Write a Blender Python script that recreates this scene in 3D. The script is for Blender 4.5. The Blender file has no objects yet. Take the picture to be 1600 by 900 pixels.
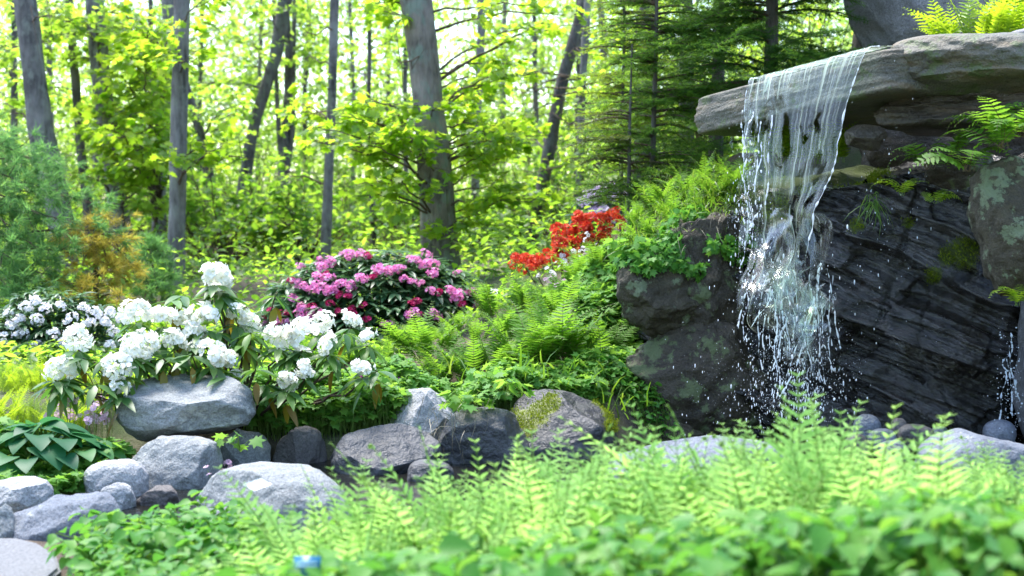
import bpy, bmesh, math, random
import numpy as np

SC = bpy.context.scene
COL = SC.collection
R = math.radians
np.seterr(all='ignore')

# ------------------------------------------------------------------ camera, sky, sun, exposure
CAM_H = 1.2
FPX = 1600 * 50.0 / 36.0
PITCH = math.atan(110 / FPX)
cam_data = bpy.data.cameras.new('camera')
cam_data.lens = 50
cam_data.sensor_width = 36
cam_data.clip_start = 0.05
cam_data.clip_end = 2000
cam_data.dof.use_dof = True
cam_data.dof.focus_distance = 7.3
cam_data.dof.aperture_fstop = 2.4
cam_data.dof.aperture_blades = 9
cam = bpy.data.objects.new('camera', cam_data)
COL.objects.link(cam)
cam.location = (0, 0, CAM_H)
cam.rotation_euler = (math.pi / 2 - PITCH, 0, 0)
SC.camera = cam

SUN_EL, SUN_AZ = R(67), R(-38)          # azimuth from +Y towards +X: the sun stands behind the wood
w = bpy.data.worlds.new('World')
SC.world = w
w.use_nodes = True
wn = w.node_tree
for n in list(wn.nodes):
    wn.nodes.remove(n)
wo = wn.nodes.new('ShaderNodeOutputWorld')
bg = wn.nodes.new('ShaderNodeBackground')
sky = wn.nodes.new('ShaderNodeTexSky')
sky.sky_type = 'NISHITA'
sky.sun_disc = False
sky.sun_elevation = SUN_EL
sky.sun_rotation = SUN_AZ
sky.air_density = 1.0
sky.dust_density = 1.4
sky.ozone_density = 1.0
bg.inputs['Strength'].default_value = 0.15
wn.links.new(sky.outputs[0], bg.inputs[0])
wn.links.new(bg.outputs[0], wo.inputs[0])
sd = bpy.data.lights.new('sun', 'SUN')
sd.energy = 1.8
sd.angle = R(22)
sd.color = (1.0, 0.97, 0.90)
sun = bpy.data.objects.new('sun', sd)
COL.objects.link(sun)
from mathutils import Vector, Matrix
_d = Vector((math.sin(SUN_AZ) * math.cos(SUN_EL), math.cos(SUN_AZ) * math.cos(SUN_EL), math.sin(SUN_EL)))
sun.rotation_euler = _d.to_track_quat('Z', 'Y').to_euler()
sun.location = (0, 0, 20)

SC.render.engine = 'CYCLES'
vs = SC.view_settings
vs.view_transform = 'Standard'
vs.look = 'None'
vs.gamma = 1
vs.use_curve_mapping = False
vs.exposure = 2.3
cy = SC.cycles
cy.use_denoising = True
cy.max_bounces = 8
cy.diffuse_bounces = 3
cy.glossy_bounces = 3
cy.transmission_bounces = 4
cy.transparent_max_bounces = 16
cy.sample_clamp_indirect = 4
cy.caustics_reflective = False
cy.caustics_refractive = False

# ------------------------------------------------------------------ pixel <-> place
ca, sa = math.cos(PITCH), math.sin(PITCH)


def at(px, py, Y):
    dx, dz = (px - 800) / FPX, (450 - py) / FPX
    y = ca + sa * dz
    z = -sa + ca * dz
    s = Y / y
    return np.array([dx * s, Y, CAM_H + z * s])


def mpp(Y):
    return Y / FPX


# ------------------------------------------------------------------ noise
def _hash(i, j, k, seed):
    h = (i.astype(np.int64) * 374761393 + j.astype(np.int64) * 668265263 + k.astype(np.int64) * 2147483647 + seed * 974634777) & 0xFFFFFFFF
    h = ((h ^ (h >> 13)) * 1274126177) & 0xFFFFFFFF
    h = h ^ (h >> 16)
    return (h & 0xFFFFFF) / float(0xFFFFFF)


def vnoise(p, seed=0):
    p = np.asarray(p, float)
    i = np.floor(p).astype(np.int64)
    f = p - i
    f = f * f * f * (f * (f * 6 - 15) + 10)
    r = 0
    for a in (0, 1):
        for b in (0, 1):
            for c in (0, 1):
                wgt = (f[:, 0] if a else 1 - f[:, 0]) * (f[:, 1] if b else 1 - f[:, 1]) * (f[:, 2] if c else 1 - f[:, 2])
                r = r + wgt * _hash(i[:, 0] + a, i[:, 1] + b, i[:, 2] + c, seed)
    return r * 2 - 1


def fbm(p, octv=4, seed=0, gain=0.5):
    s, a, p = 0, 1.0, np.asarray(p, float)
    for o in range(octv):
        s = s + a * vnoise(p, seed + o * 17)
        p = p * 2.03 + 11.3
        a *= gain
    return s


# ------------------------------------------------------------------ mesh builder
def norm(a):
    return a / np.maximum(np.linalg.norm(a, axis=-1, keepdims=True), 1e-9)


class MB:
    def __init__(self):
        self.v, self.f, self.n, self.uv = [], {}, 0, []

    def add(self, v, *faces):
        v = np.asarray(v, float).reshape(-1, 3)
        for f in faces:
            f = np.asarray(f, np.int64)
            if f.size:
                self.f.setdefault(f.shape[1], []).append(f + self.n)
        self.v.append(v)
        self.n += len(v)

    def inst(self, tpl, M, L):
        """copies of a template (verts, [faces...]) under matrices M (k,3,3) at L (k,3)"""
        tv, tf = tpl
        k = len(L)
        if not k:
            return
        v = np.einsum('kij,nj->kni', M, tv) + L[:, None, :]
        off = (np.arange(k) * len(tv))[:, None, None]
        fs = [(f[None] + off).reshape(-1, f.shape[1]) for f in tf]
        self.add(v.reshape(-1, 3), *fs)

    def tube(self, pts, rad, sides=6, cap=True):
        pts = np.asarray(pts, float)
        rad = np.broadcast_to(np.asarray(rad, float), (len(pts),))
        t = norm(np.gradient(pts, axis=0))
        mean = norm(pts[-1] - pts[0])
        ref = np.array([1., 0, 0]) if abs(mean[0]) < 0.8 else np.array([0, 1., 0])
        x = norm(np.cross(np.broadcast_to(ref, t.shape), t))
        y = np.cross(t, x)
        a = np.arange(sides) / sides * 2 * math.pi
        v = pts[:, None] + rad[:, None, None] * (np.cos(a)[None, :, None] * x[:, None] + np.sin(a)[None, :, None] * y[:, None])
        m = len(pts)
        i = np.arange(m - 1)[:, None] * sides
        j = np.arange(sides)[None]
        jn = (j + 1) % sides
        q = np.stack([i + j, i + jn, i + sides + jn, i + sides + j], -1).reshape(-1, 4)
        self.add(v.reshape(-1, 3), q)

    def mesh(self, name, origin=(0, 0, 0), smooth=False):
        me = bpy.data.meshes.new(name)
        v = np.concatenate(self.v) - np.asarray(origin, float) if self.v else np.zeros((0, 3))
        idx, starts, pos = [], [], 0
        for k in sorted(self.f):
            f = np.concatenate(self.f[k])
            idx.append(f.reshape(-1))
            starts.append(pos + np.arange(len(f)) * k)
            pos += f.size
        me.vertices.add(len(v))
        me.vertices.foreach_set('co', v.astype(np.float32).reshape(-1))
        if idx:
            idx = np.concatenate(idx).astype(np.int32)
            st = np.concatenate(starts).astype(np.int32)
            me.loops.add(len(idx))
            me.loops.foreach_set('vertex_index', idx)
            me.polygons.add(len(st))
            me.polygons.foreach_set('loop_start', st)
            if smooth:
                me.polygons.foreach_set('use_smooth', np.ones(len(st), bool))
        me.update(calc_edges=True)
        if self.uv:
            uvl = me.uv_layers.new(name='flow')
            allv = np.concatenate(self.uv)
            uvl.data.foreach_set('uv', allv[idx].astype(np.float32).reshape(-1))
        return me

    def build(self, name, mat, parent=None, origin=None, smooth=False):
        if origin is None:
            origin = (0, 0, 0) if parent is None else tuple(parent.location)
        me = self.mesh(name, origin, smooth)
        if mat:
            me.materials.append(mat)
        o = bpy.data.objects.new(name, me)
        COL.objects.link(o)
        if parent is not None:
            o.parent = parent
        else:
            o.location = origin
        return o


def frames(d, n, s=1.0):
    """matrices whose y runs along d and z near n, scaled by s"""
    y = norm(d)
    x = norm(np.cross(y, n))
    z = np.cross(x, y)
    s = np.broadcast_to(np.asarray(s, float), (len(y),))
    return np.stack([x, y, z], -1) * s[:, None, None]


def tag(o, label=None, cat=None, group=None, kind=None):
    if label:
        o['label'] = label
    if cat:
        o['category'] = cat
    if group:
        o['group'] = group
    if kind:
        o['kind'] = kind
    return o


def thing(name, label, cat, loc, group=None):
    o = bpy.data.objects.new(name, None)
    COL.objects.link(o)
    o.location = tuple(float(c) for c in loc)
    o.empty_display_size = 0.1
    return tag(o, label, cat, group)


def copy_tree(o, parent=None):
    c = o.copy()
    COL.objects.link(c)
    if parent is not None:
        c.parent = parent
    for ch in list(o.children):
        copy_tree(ch, c)
    return c


# ------------------------------------------------------------------ materials
class NT:
    def __init__(self, name):
        self.m = bpy.data.materials.new(name)
        self.m.use_nodes = True
        self.t = self.m.node_tree
        for n in list(self.t.nodes):
            self.t.nodes.remove(n)
        self.out = self.t.nodes.new('ShaderNodeOutputMaterial')

    def n(self, typ, **kw):
        nd = self.t.nodes.new('ShaderNode' + typ)
        for k, v in kw.items():
            if k in nd.inputs.keys():
                self.s(nd, k, v)
            else:
                setattr(nd, k, v)
        return nd

    def s(self, nd, k, v):
        if isinstance(v, bpy.types.NodeSocket):
            self.t.links.new(v, nd.inputs[k])
        else:
            if isinstance(v, tuple) and len(v) == 3 and len(nd.inputs[k].default_value) == 4:
                v = v + (1,)
            nd.inputs[k].default_value = v

    def ramp(self, fac, stops, interp='LINEAR'):
        r = self.t.nodes.new('ShaderNodeValToRGB')
        r.color_ramp.interpolation = interp
        e = r.color_ramp.elements
        while len(e) < len(stops):
            e.new(0.5)
        for i, (p, c) in enumerate(stops):
            e[i].position = p
            if not isinstance(c, tuple):
                c = (c, c, c)
            e[i].color = c + (1,)
        self.t.links.new(fac, r.inputs[0])
        return r.outputs[0]

    def noise(self, scale, detail=4, rough=0.55, vec=None, dist=0):
        nd = self.n('TexNoise', Scale=scale, Detail=detail, Roughness=rough, Distortion=dist)
        if vec is not None:
            self.t.links.new(vec, nd.inputs['Vector'])
        return nd.outputs[0]

    def mix(self, fac, a, b, mode='MIX'):
        nd = self.n('MixRGB', blend_type=mode)
        self.s(nd, 'Fac', fac)
        self.s(nd, 'Color1', a)
        self.s(nd, 'Color2', b)
        return nd.outputs[0]

    def math(self, op, a, b=0.0):
        nd = self.n('Math', operation=op)
        for i, v in enumerate((a, b)):
            if isinstance(v, bpy.types.NodeSocket):
                self.t.links.new(v, nd.inputs[i])
            else:
                nd.inputs[i].default_value = v
        return nd.outputs[0]

    def coord(self, which='Object', scale=(1, 1, 1), rot=(0, 0, 0), turn_first=False):
        tc = self.n('TexCoord')
        mp = self.n('Mapping')
        if turn_first:
            m0 = self.n('Mapping')
            m0.inputs['Rotation'].default_value = rot
            self.t.links.new(tc.outputs[which], m0.inputs[0])
            mp.inputs['Scale'].default_value = scale
            self.t.links.new(m0.outputs[0], mp.inputs[0])
            return mp.outputs[0]
        mp.inputs['Scale'].default_value = scale
        mp.inputs['Rotation'].default_value = rot
        self.t.links.new(tc.outputs[which], mp.inputs[0])
        return mp.outputs[0]

    def bump(self, h, strength=0.5, dist=0.02, prev=None):
        b = self.n('Bump', Strength=strength, Distance=dist)
        self.t.links.new(h, b.inputs['Height'])
        if prev is not None:
            self.t.links.new(prev, b.inputs['Normal'])
        return b.outputs[0]

    def done(self, sh):
        self.t.links.new(sh, self.out.inputs[0])
        return self.m


def leaf_mat(name, stops, trans, tfac=0.45, rough=0.42, spec=0.4, patch=0.0):
    """leaf: a colour per leaf, light let through from behind"""
    k = NT(name)
    green = lambda c, f: (c[0] * f, c[1], c[2] * .9) if c[1] > c[0] * 1.04 and c[0] < .72 and c[2] < .4 else c
    stops = [green(c, .88) for c in stops]
    trans = [green(c, .89) for c in trans]
    g = k.n('NewGeometry')
    fac = g.outputs['Random Per Island']
    if patch:
        nz = k.noise(2.2, 2, vec=k.coord('Object'))
        fac = k.math('ADD', k.math('MULTIPLY', fac, 1 - patch), k.math('MULTIPLY', nz, patch))
    n_ = len(stops)
    c = k.ramp(fac, [(i / (n_ - 1) if n_ > 1 else 0, s) for i, s in enumerate(stops)])
    t = k.ramp(fac, [(i / (len(trans) - 1), s) for i, s in enumerate(trans)])
    p = k.n('BsdfPrincipled', Roughness=rough)
    p.inputs['Specular IOR Level'].default_value = spec
    k.t.links.new(c, p.inputs['Base Color'])
    tr = k.n('BsdfTranslucent')
    k.t.links.new(t, tr.inputs[0])
    mx = k.n('MixShader')
    mx.inputs[0].default_value = tfac
    k.t.links.new(p.outputs[0], mx.inputs[1])
    k.t.links.new(tr.outputs[0], mx.inputs[2])
    return k.done(mx.outputs[0])


M = {}
M['maple'] = leaf_mat('fresh_oak_leaf', [(.055, .13, .014), (.10, .19, .018), (.15, .235, .022)],
                      [(.40, .62, .03), (.58, .76, .04), (.72, .85, .07)], .64)
M['wood_leaf'] = leaf_mat('woodland_leaf', [(.05, .11, .02), (.09, .16, .025), (.14, .21, .03)],
                          [(.40, .60, .05), (.56, .73, .07), (.70, .82, .10)], .66)
M['far_leaf'] = leaf_mat('far_leaf', [(.07, .13, .025), (.12, .19, .03), (.17, .23, .04)],
                         [(.34, .52, .08), (.52, .66, .11), (.66, .76, .16)], .62)
M['under'] = leaf_mat('undergrowth_leaf', [(.035, .10, .018), (.065, .145, .024), (.11, .19, .028)],
                      [(.28, .50, .04), (.42, .62, .05), (.58, .74, .07)], .62)
M['conifer'] = leaf_mat('spruce_needle', [(.016, .05, .016), (.032, .09, .02), (.085, .165, .022)],
                        [(.07, .18, .025), (.14, .28, .035), (.32, .48, .05)], .45, .5, .25, .5)
M['spruce_light'] = leaf_mat('light_spruce_needle', [(.04, .10, .02), (.07, .15, .024), (.14, .22, .03)],
                        [(.16, .34, .04), (.28, .46, .05), (.48, .6, .06)], .45, .5, .25, .4)
M['yew'] = leaf_mat('bright_needle', [(.06, .12, .012), (.11, .17, .014), (.17, .22, .02)],
                    [(.26, .4, .02), (.42, .54, .03), (.58, .64, .04)], .5)
M['pine'] = leaf_mat('pine_needle', [(.05, .13, .05), (.08, .17, .06), (.12, .21, .06)],
                     [(.16, .36, .10), (.24, .46, .13), (.36, .56, .13)], .5, .5, .25, .4)
M['gold'] = leaf_mat('golden_needle', [(.22, .20, .025), (.32, .26, .03), (.36, .31, .05)],
                     [(.46, .44, .06), (.62, .48, .07), (.7, .58, .12)], .6)
M['rhodo'] = leaf_mat('rhododendron_leaf', [(.035, .095, .026), (.06, .135, .034), (.10, .18, .034)],
                      [(.12, .28, .04), (.2, .38, .05), (.32, .48, .05)], .32, .38, .4)
M['rhodo_dark'] = leaf_mat('dark_rhododendron_leaf', [(.045, .10, .05), (.065, .135, .065), (.10, .18, .08)],
                           [(.10, .22, .07), (.15, .29, .09), (.22, .36, .09)], .3, .36, .55)
M['old_leaf'] = leaf_mat('old_brown_leaf', [(.16, .10, .012), (.22, .15, .015), (.12, .14, .015)],
                         [(.3, .18, .02), (.36, .28, .02), (.2, .28, .02)], .35)
M['fern'] = leaf_mat('lady_fern', [(.06, .155, .018), (.095, .195, .024), (.14, .24, .03)],
                     [(.2, .42, .03), (.3, .52, .04), (.44, .62, .05)], .45, .55, .25, .5)
M['fern_light'] = leaf_mat('pale_fern', [(.17, .30, .08), (.24, .38, .11), (.33, .46, .15)],
                           [(.42, .68, .15), (.54, .78, .2), (.66, .84, .27)], .5, .6, .2, .3)
M['fern_yellow'] = leaf_mat('yellow_fern', [(.13, .22, .015), (.2, .28, .02), (.27, .33, .025)],
                            [(.4, .56, .02), (.55, .68, .03), (.66, .74, .04)], .5)
M['cover'] = leaf_mat('broad_ground_leaf', [(.045, .15, .022), (.075, .20, .03), (.13, .25, .035)],
                      [(.13, .40, .05), (.22, .50, .06), (.38, .60, .07)], .34, .5, .28, .2)
M['cover_pale'] = leaf_mat('pale_ground_leaf', [(.075, .19, .04), (.12, .25, .05), (.18, .30, .05)],
                           [(.24, .5, .06), (.38, .62, .08), (.5, .7, .09)], .42, .55, .25, .3)
M['hosta'] = leaf_mat('hosta_leaf', [(.016, .085, .042), (.026, .115, .048), (.05, .155, .045)],
                      [(.04, .22, .1), (.08, .3, .12), (.14, .38, .09)], .32, .5, .3)
M['grass'] = leaf_mat('grass_blade', [(.05, .12, .015), (.08, .16, .02), (.13, .18, .035)],
                      [(.16, .32, .02), (.26, .42, .03), (.34, .42, .05)], .42)
M['dry'] = leaf_mat('dry_grass', [(.16, .14, .09), (.22, .2, .13), (.1, .08, .05)],
                    [(.2, .17, .1), (.25, .22, .14), (.1, .08, .05)], .25)
M['moss'] = leaf_mat('moss_tuft', [(.09, .13, .01), (.15, .19, .012), (.22, .25, .018)],
                     [(.2, .26, .02), (.3, .34, .02), (.4, .42, .03)], .35, .7, .1)
M['dead_needle'] = leaf_mat('olive_needle', [(.04, .075, .015), (.07, .10, .015), (.11, .13, .02)],
                            [(.1, .16, .02), (.16, .2, .03), (.24, .26, .03)], .4)


def petal_mat(name, cols, trans, tfac=.4):
    return leaf_mat(name, cols, trans, tfac, .55, .25)


M['white_petal'] = petal_mat('white_petal', [(.82, .83, .78), (.86, .86, .82), (.88, .88, .86)], [(.85, .86, .75), (.88, .88, .8)], .4)
M['stamen'] = petal_mat('yellow_throat', [(.78, .78, .42), (.82, .80, .5)], [(.8, .8, .4), (.8, .8, .4)], .35)
M['blush_petal'] = petal_mat('blush_petal', [(.76, .72, .78), (.82, .79, .82), (.86, .85, .86)], [(.82, .78, .84), (.86, .84, .86)], .4)
M['pink_petal'] = petal_mat('pink_petal', [(.68, .12, .40), (.78, .25, .54), (.85, .44, .68)], [(.80, .22, .5), (.88, .46, .68)], .4)
M['hot_petal'] = petal_mat('deep_pink_petal', [(.36, .008, .07), (.46, .015, .11), (.5, .03, .16)], [(.45, .01, .1), (.5, .03, .14)], .3)
M['red_petal'] = petal_mat('red_petal', [(.5, .012, .014), (.62, .045, .022), (.72, .13, .05)], [(.6, .02, .015), (.72, .12, .04)], .4)
M['lilac_petal'] = petal_mat('lilac_petal', [(.58, .44, .68), (.66, .54, .74), (.74, .62, .78)], [(.66, .5, .72), (.74, .6, .78)], .4)
M['mauve_petal'] = petal_mat('mauve_petal', [(.55, .34, .48), (.62, .42, .56), (.7, .55, .62)], [(.6, .4, .5), (.7, .5, .6)], .35)
M['magenta_petal'] = petal_mat('magenta_petal', [(.5, .06, .4), (.55, .1, .46)], [(.5, .08, .4), (.55, .1, .46)], .35)


def bark(name, base, dark, lichen=None, vscale=9.0, amount=.45):
    k = NT(name)
    v = k.coord('Object', (1, 1, .16))
    n1 = k.noise(vscale * 2, 6, .7, v)
    n2 = k.noise(3.5, 3, .5, k.coord('Object'))
    c = k.ramp(n1, [(.38, dark), (.58, base)])
    c = k.mix(k.ramp(n2, [(.42, 0.0), (.66, .7)]), c, tuple(min(1, x * 1.7) for x in base))
    n4 = k.noise(1.6, 5, .65, k.coord('Object', (1, 1, .5)))
    c = k.mix(k.ramp(n4, [(.5, 0.0), (.64, .7)]), c, tuple(x * .4 for x in base))
    if lichen:
        n3 = k.noise(7, 5, .65, k.coord('Object', (1, 1, .7)))
        c = k.mix(k.ramp(n3, [(.5 - .0, 0.0), (.62, amount)]), c, lichen)
    p = k.n('BsdfPrincipled', Roughness=.85)
    p.inputs['Specular IOR Level'].default_value = .25
    k.t.links.new(c, p.inputs['Base Color'])
    k.t.links.new(k.bump(n1, 1.0, .06), p.inputs['Normal'])
    return k.done(p.outputs[0])


M['bark_grey'] = bark('grey_bark', (.185, .17, .165), (.055, .05, .048), (.26, .27, .235), 9, .7)
M['bark_big'] = bark('mottled_bark', (.20, .172, .148), (.06, .05, .044), (.2, .25, .2), 8, .8)
M['bark_dark'] = bark('dark_bark', (.11, .098, .09), (.03, .026, .024), (.15, .16, .13), 9, .6)
M['bark_far'] = bark('pale_far_bark', (.2, .188, .18), (.08, .074, .07))
M['twig'] = bark('brown_twig', (.12, .085, .06), (.05, .035, .025))
M['stalk'] = leaf_mat('green_stalk', [(.14, .22, .04), (.2, .27, .05)], [(.3, .42, .05), (.36, .48, .06)], .4)
M['fern_stalk'] = leaf_mat('brown_fern_stalk', [(.10, .07, .03), (.14, .10, .04)], [(.1, .07, .02), (.1, .07, .02)], .1)


def granite(name, base, dark, pale, wet=.6, lichen=None, lam=.5, moss=False, spec=.3, bumpd=.012, streak=None):
    k = NT(name)
    ob = k.coord('Object')
    big = k.noise(2.3, 4, .6, ob)
    mid = k.noise(9, 6, .65, ob)
    fine = k.noise(110, 3, .7, ob)
    grain = k.noise(45, 4, .7, ob)
    c = k.ramp(mid, [(.3, dark), (.5, base), (.72, pale)])
    c = k.mix(k.ramp(big, [(.38, .0), (.68, .55)]), c, pale)
    c = k.mix(.55, c, k.ramp(fine, [(.33, tuple(x * .35 for x in base)), (.5, base), (.68, tuple(min(.9, x * 1.7) for x in base))]))
    if streak:
        sv = k.coord('Object', (1.2, 1.2, 6), (R(8), R(-6), 0), True)
        c = k.mix(k.ramp(k.noise(3.2, 5, .6, sv), [(.48, 0.0), (.68, .75)]), c, streak)
    if lichen:
        l1 = k.noise(5.5, 7, .68, ob)
        l2 = k.noise(26, 5, .7, ob)
        lm = k.ramp(k.math('ADD', k.math('MULTIPLY', l1, .75), k.math('MULTIPLY', l2, .25)), [(lam, 0.0), (lam + .035, 1.0)])
        c = k.mix(lm, c, k.mix(grain, lichen, tuple(x * .6 for x in lichen)))
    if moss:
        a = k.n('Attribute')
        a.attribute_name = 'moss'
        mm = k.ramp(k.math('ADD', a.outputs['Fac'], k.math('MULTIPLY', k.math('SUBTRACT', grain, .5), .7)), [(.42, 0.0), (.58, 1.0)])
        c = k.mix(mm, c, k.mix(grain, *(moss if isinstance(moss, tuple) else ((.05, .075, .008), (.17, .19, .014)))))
    p = k.n('BsdfPrincipled')
    p.inputs['Specular IOR Level'].default_value = spec
    k.t.links.new(c, p.inputs['Base Color'])
    k.t.links.new(k.ramp(mid, [(.3, wet * .75), (.7, min(1, wet * 1.15))]), p.inputs['Roughness'])
    b = k.bump(mid, .8, bumpd * 3)
    b = k.bump(grain, .8, bumpd * 1.2, b)
    b = k.bump(fine, .35, bumpd * .4, b)
    k.t.links.new(b, p.inputs['Normal'])
    return k.done(p.outputs[0])


GR = ((.20, .21, .213), (.09, .096, .10), (.34, .35, .352))
M['granite'] = granite('grey_granite', *GR, wet=.8, lichen=(.42, .43, .41), lam=.555)
M['granite_patch'] = granite('white_patched_granite', *GR, wet=.8, lichen=(.42, .43, .41), lam=.6, moss=((.62, .64, .62), (.75, .76, .75)))  # the moss slot holds the white of the rhombus patch
M['granite_pale'] = granite('pale_granite', (.31, .31, .315), (.18, .18, .185), (.45, .45, .455), wet=.85, lichen=(.58, .59, .55), lam=.6)
M['granite_blue'] = granite('blue_grey_granite', (.12, .135, .165), (.05, .058, .073), (.27, .285, .315), wet=.75, lichen=(.36, .37, .36), lam=.58)
M['granite_brown'] = granite('brown_granite', (.10, .09, .087), (.04, .037, .037), (.2, .183, .176), wet=.6)
M['granite_wet'] = granite('wet_granite', (.042, .043, .048), (.015, .015, .018), (.105, .107, .118), wet=.42, lichen=(.26, .28, .27), lam=.62, spec=.6)
M['granite_moss'] = granite('mossy_wet_granite', (.027, .027, .031), (.011, .011, .012), (.075, .077, .083), wet=.42, lichen=(.28, .3, .29), lam=.63, moss=True, spec=.6)
M['cobble'] = granite('river_cobble', (.10, .115, .15), (.05, .055, .07), (.2, .215, .25), wet=.35, spec=.6)
M['lichen_rock'] = granite('lichen_rock', (.05, .042, .028), (.018, .015, .01), (.11, .095, .062), wet=.75, lichen=(.17, .205, .12), lam=.53)
M['lichen_dark'] = granite('dark_lichen_rock', (.04, .032, .022), (.012, .01, .007), (.09, .075, .05), wet=.5, lichen=(.11, .135, .06), lam=.535)
M['sandstone'] = granite('brown_ledge_stone', (.10, .094, .075), (.034, .032, .026), (.2, .192, .155), wet=.6, lichen=(.12, .145, .065), lam=.535, spec=.4, streak=(.17, .125, .075))
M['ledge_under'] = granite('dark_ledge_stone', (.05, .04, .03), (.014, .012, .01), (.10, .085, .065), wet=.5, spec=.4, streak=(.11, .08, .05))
M['slate'] = granite('grey_slab_rock', (.21, .207, .22), (.11, .108, .116), (.31, .31, .325), wet=.8)
M['paving'] = granite('path_stone', (.13, .132, .138), (.09, .092, .097), (.18, .182, .188), wet=.85, bumpd=.004)
M['ochre_rock'] = granite('ochre_rock', (.28, .23, .15), (.14, .11, .08), (.42, .38, .3), wet=.5)


def wet_schist():
    k = NT('wet_layered_schist')
    rot = (0, R(-24), 0)
    lay = k.coord('Object', (2.0, 2.0, 13), rot, True)
    lay2 = k.coord('Object', (5, 5, 48), rot, True)
    ob = k.coord('Object')
    n1 = k.noise(1.0, 7, .68, lay, 1.6)
    n2 = k.noise(1.0, 5, .7, lay2, 1.2)
    big = k.noise(2.6, 4, .6, ob)
    fine = k.noise(60, 4, .7, ob)
    c = k.ramp(n1, [(.34, (.003, .0022, .0018)), (.54, (.007, .0048, .0034)), (.78, (.028, .018, .011))])
    c = k.mix(k.ramp(n2, [(.5, 0.0), (.72, .4)]), c, (.024, .019, .016))
    c = k.mix(k.ramp(big, [(.5, 0.0), (.72, .55)]), c, (.04, .026, .015))
    a = k.n('Attribute')
    a.attribute_name = 'moss'
    mm = k.ramp(k.math('ADD', a.outputs['Fac'], k.math('MULTIPLY', k.math('SUBTRACT', fine, .5), .8)), [(.42, 0.0), (.62, .9)])
    c = k.mix(mm, c, k.mix(fine, (.03, .05, .006), (.11, .14, .012)))
    p = k.n('BsdfPrincipled')
    p.inputs['Specular IOR Level'].default_value = .45
    k.t.links.new(c, p.inputs['Base Color'])
    rg = k.ramp(n2, [(.3, .13), (.7, .30)])
    rg = k.mix(mm, rg, (.9, .9, .9))
    k.t.links.new(rg, p.inputs['Roughness'])
    b = k.bump(n1, 1.0, .10)
    b = k.bump(n2, .55, .02, b)
    b = k.bump(fine, .3, .006, b)
    k.t.links.new(b, p.inputs['Normal'])
    p.inputs['Coat Weight'].default_value = 1.0
    p.inputs['Coat Roughness'].default_value = .09
    p.inputs['Coat IOR'].default_value = 1.52
    k.t.links.new(k.bump(n1, .6, .06), p.inputs['Coat Normal'])
    k.t.links.new(k.math('SUBTRACT', 1.0, mm), p.inputs['Coat Weight'])
    return k.done(p.outputs[0])


M['schist'] = wet_schist()


def ground_mat():
    k = NT('leaf_litter_soil')
    ob = k.coord('Object')
    a = k.noise(6, 6, .65, ob)
    b = k.noise(70, 4, .7, ob)
    g = k.noise(.9, 4, .6, ob)
    c = k.ramp(a, [(.3, (.035, .024, .016)), (.5, (.085, .06, .042)), (.7, (.15, .115, .085))])
    c = k.mix(.5, c, k.ramp(b, [(.35, (.03, .02, .014)), (.65, (.18, .14, .10))]))
    c = k.mix(k.ramp(g, [(.46, 0.0), (.6, .8)]), c, (.05, .085, .018))
    p = k.n('BsdfPrincipled', Roughness=.95)
    k.t.links.new(c, p.inputs['Base Color'])
    k.t.links.new(k.bump(b, .8, .02), p.inputs['Normal'])
    return k.done(p.outputs[0])


def pond_mat():
    k = NT('dark_pond_water')
    ob = k.coord('Object', (1, 1, 1))
    p = k.n('BsdfPrincipled', Roughness=.04)
    p.inputs['Base Color'].default_value = (.012, .012, .010, 1)
    p.inputs['Specular IOR Level'].default_value = .5
    p.inputs['IOR'].default_value = 1.33
    h = k.noise(9, 3, .5, ob)
    h2 = k.noise(40, 2, .5, ob)
    k.t.links.new(k.bump(h2, .15, .006, k.bump(h, .25, .03)), p.inputs['Normal'])
    return k.done(p.outputs[0])


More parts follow.
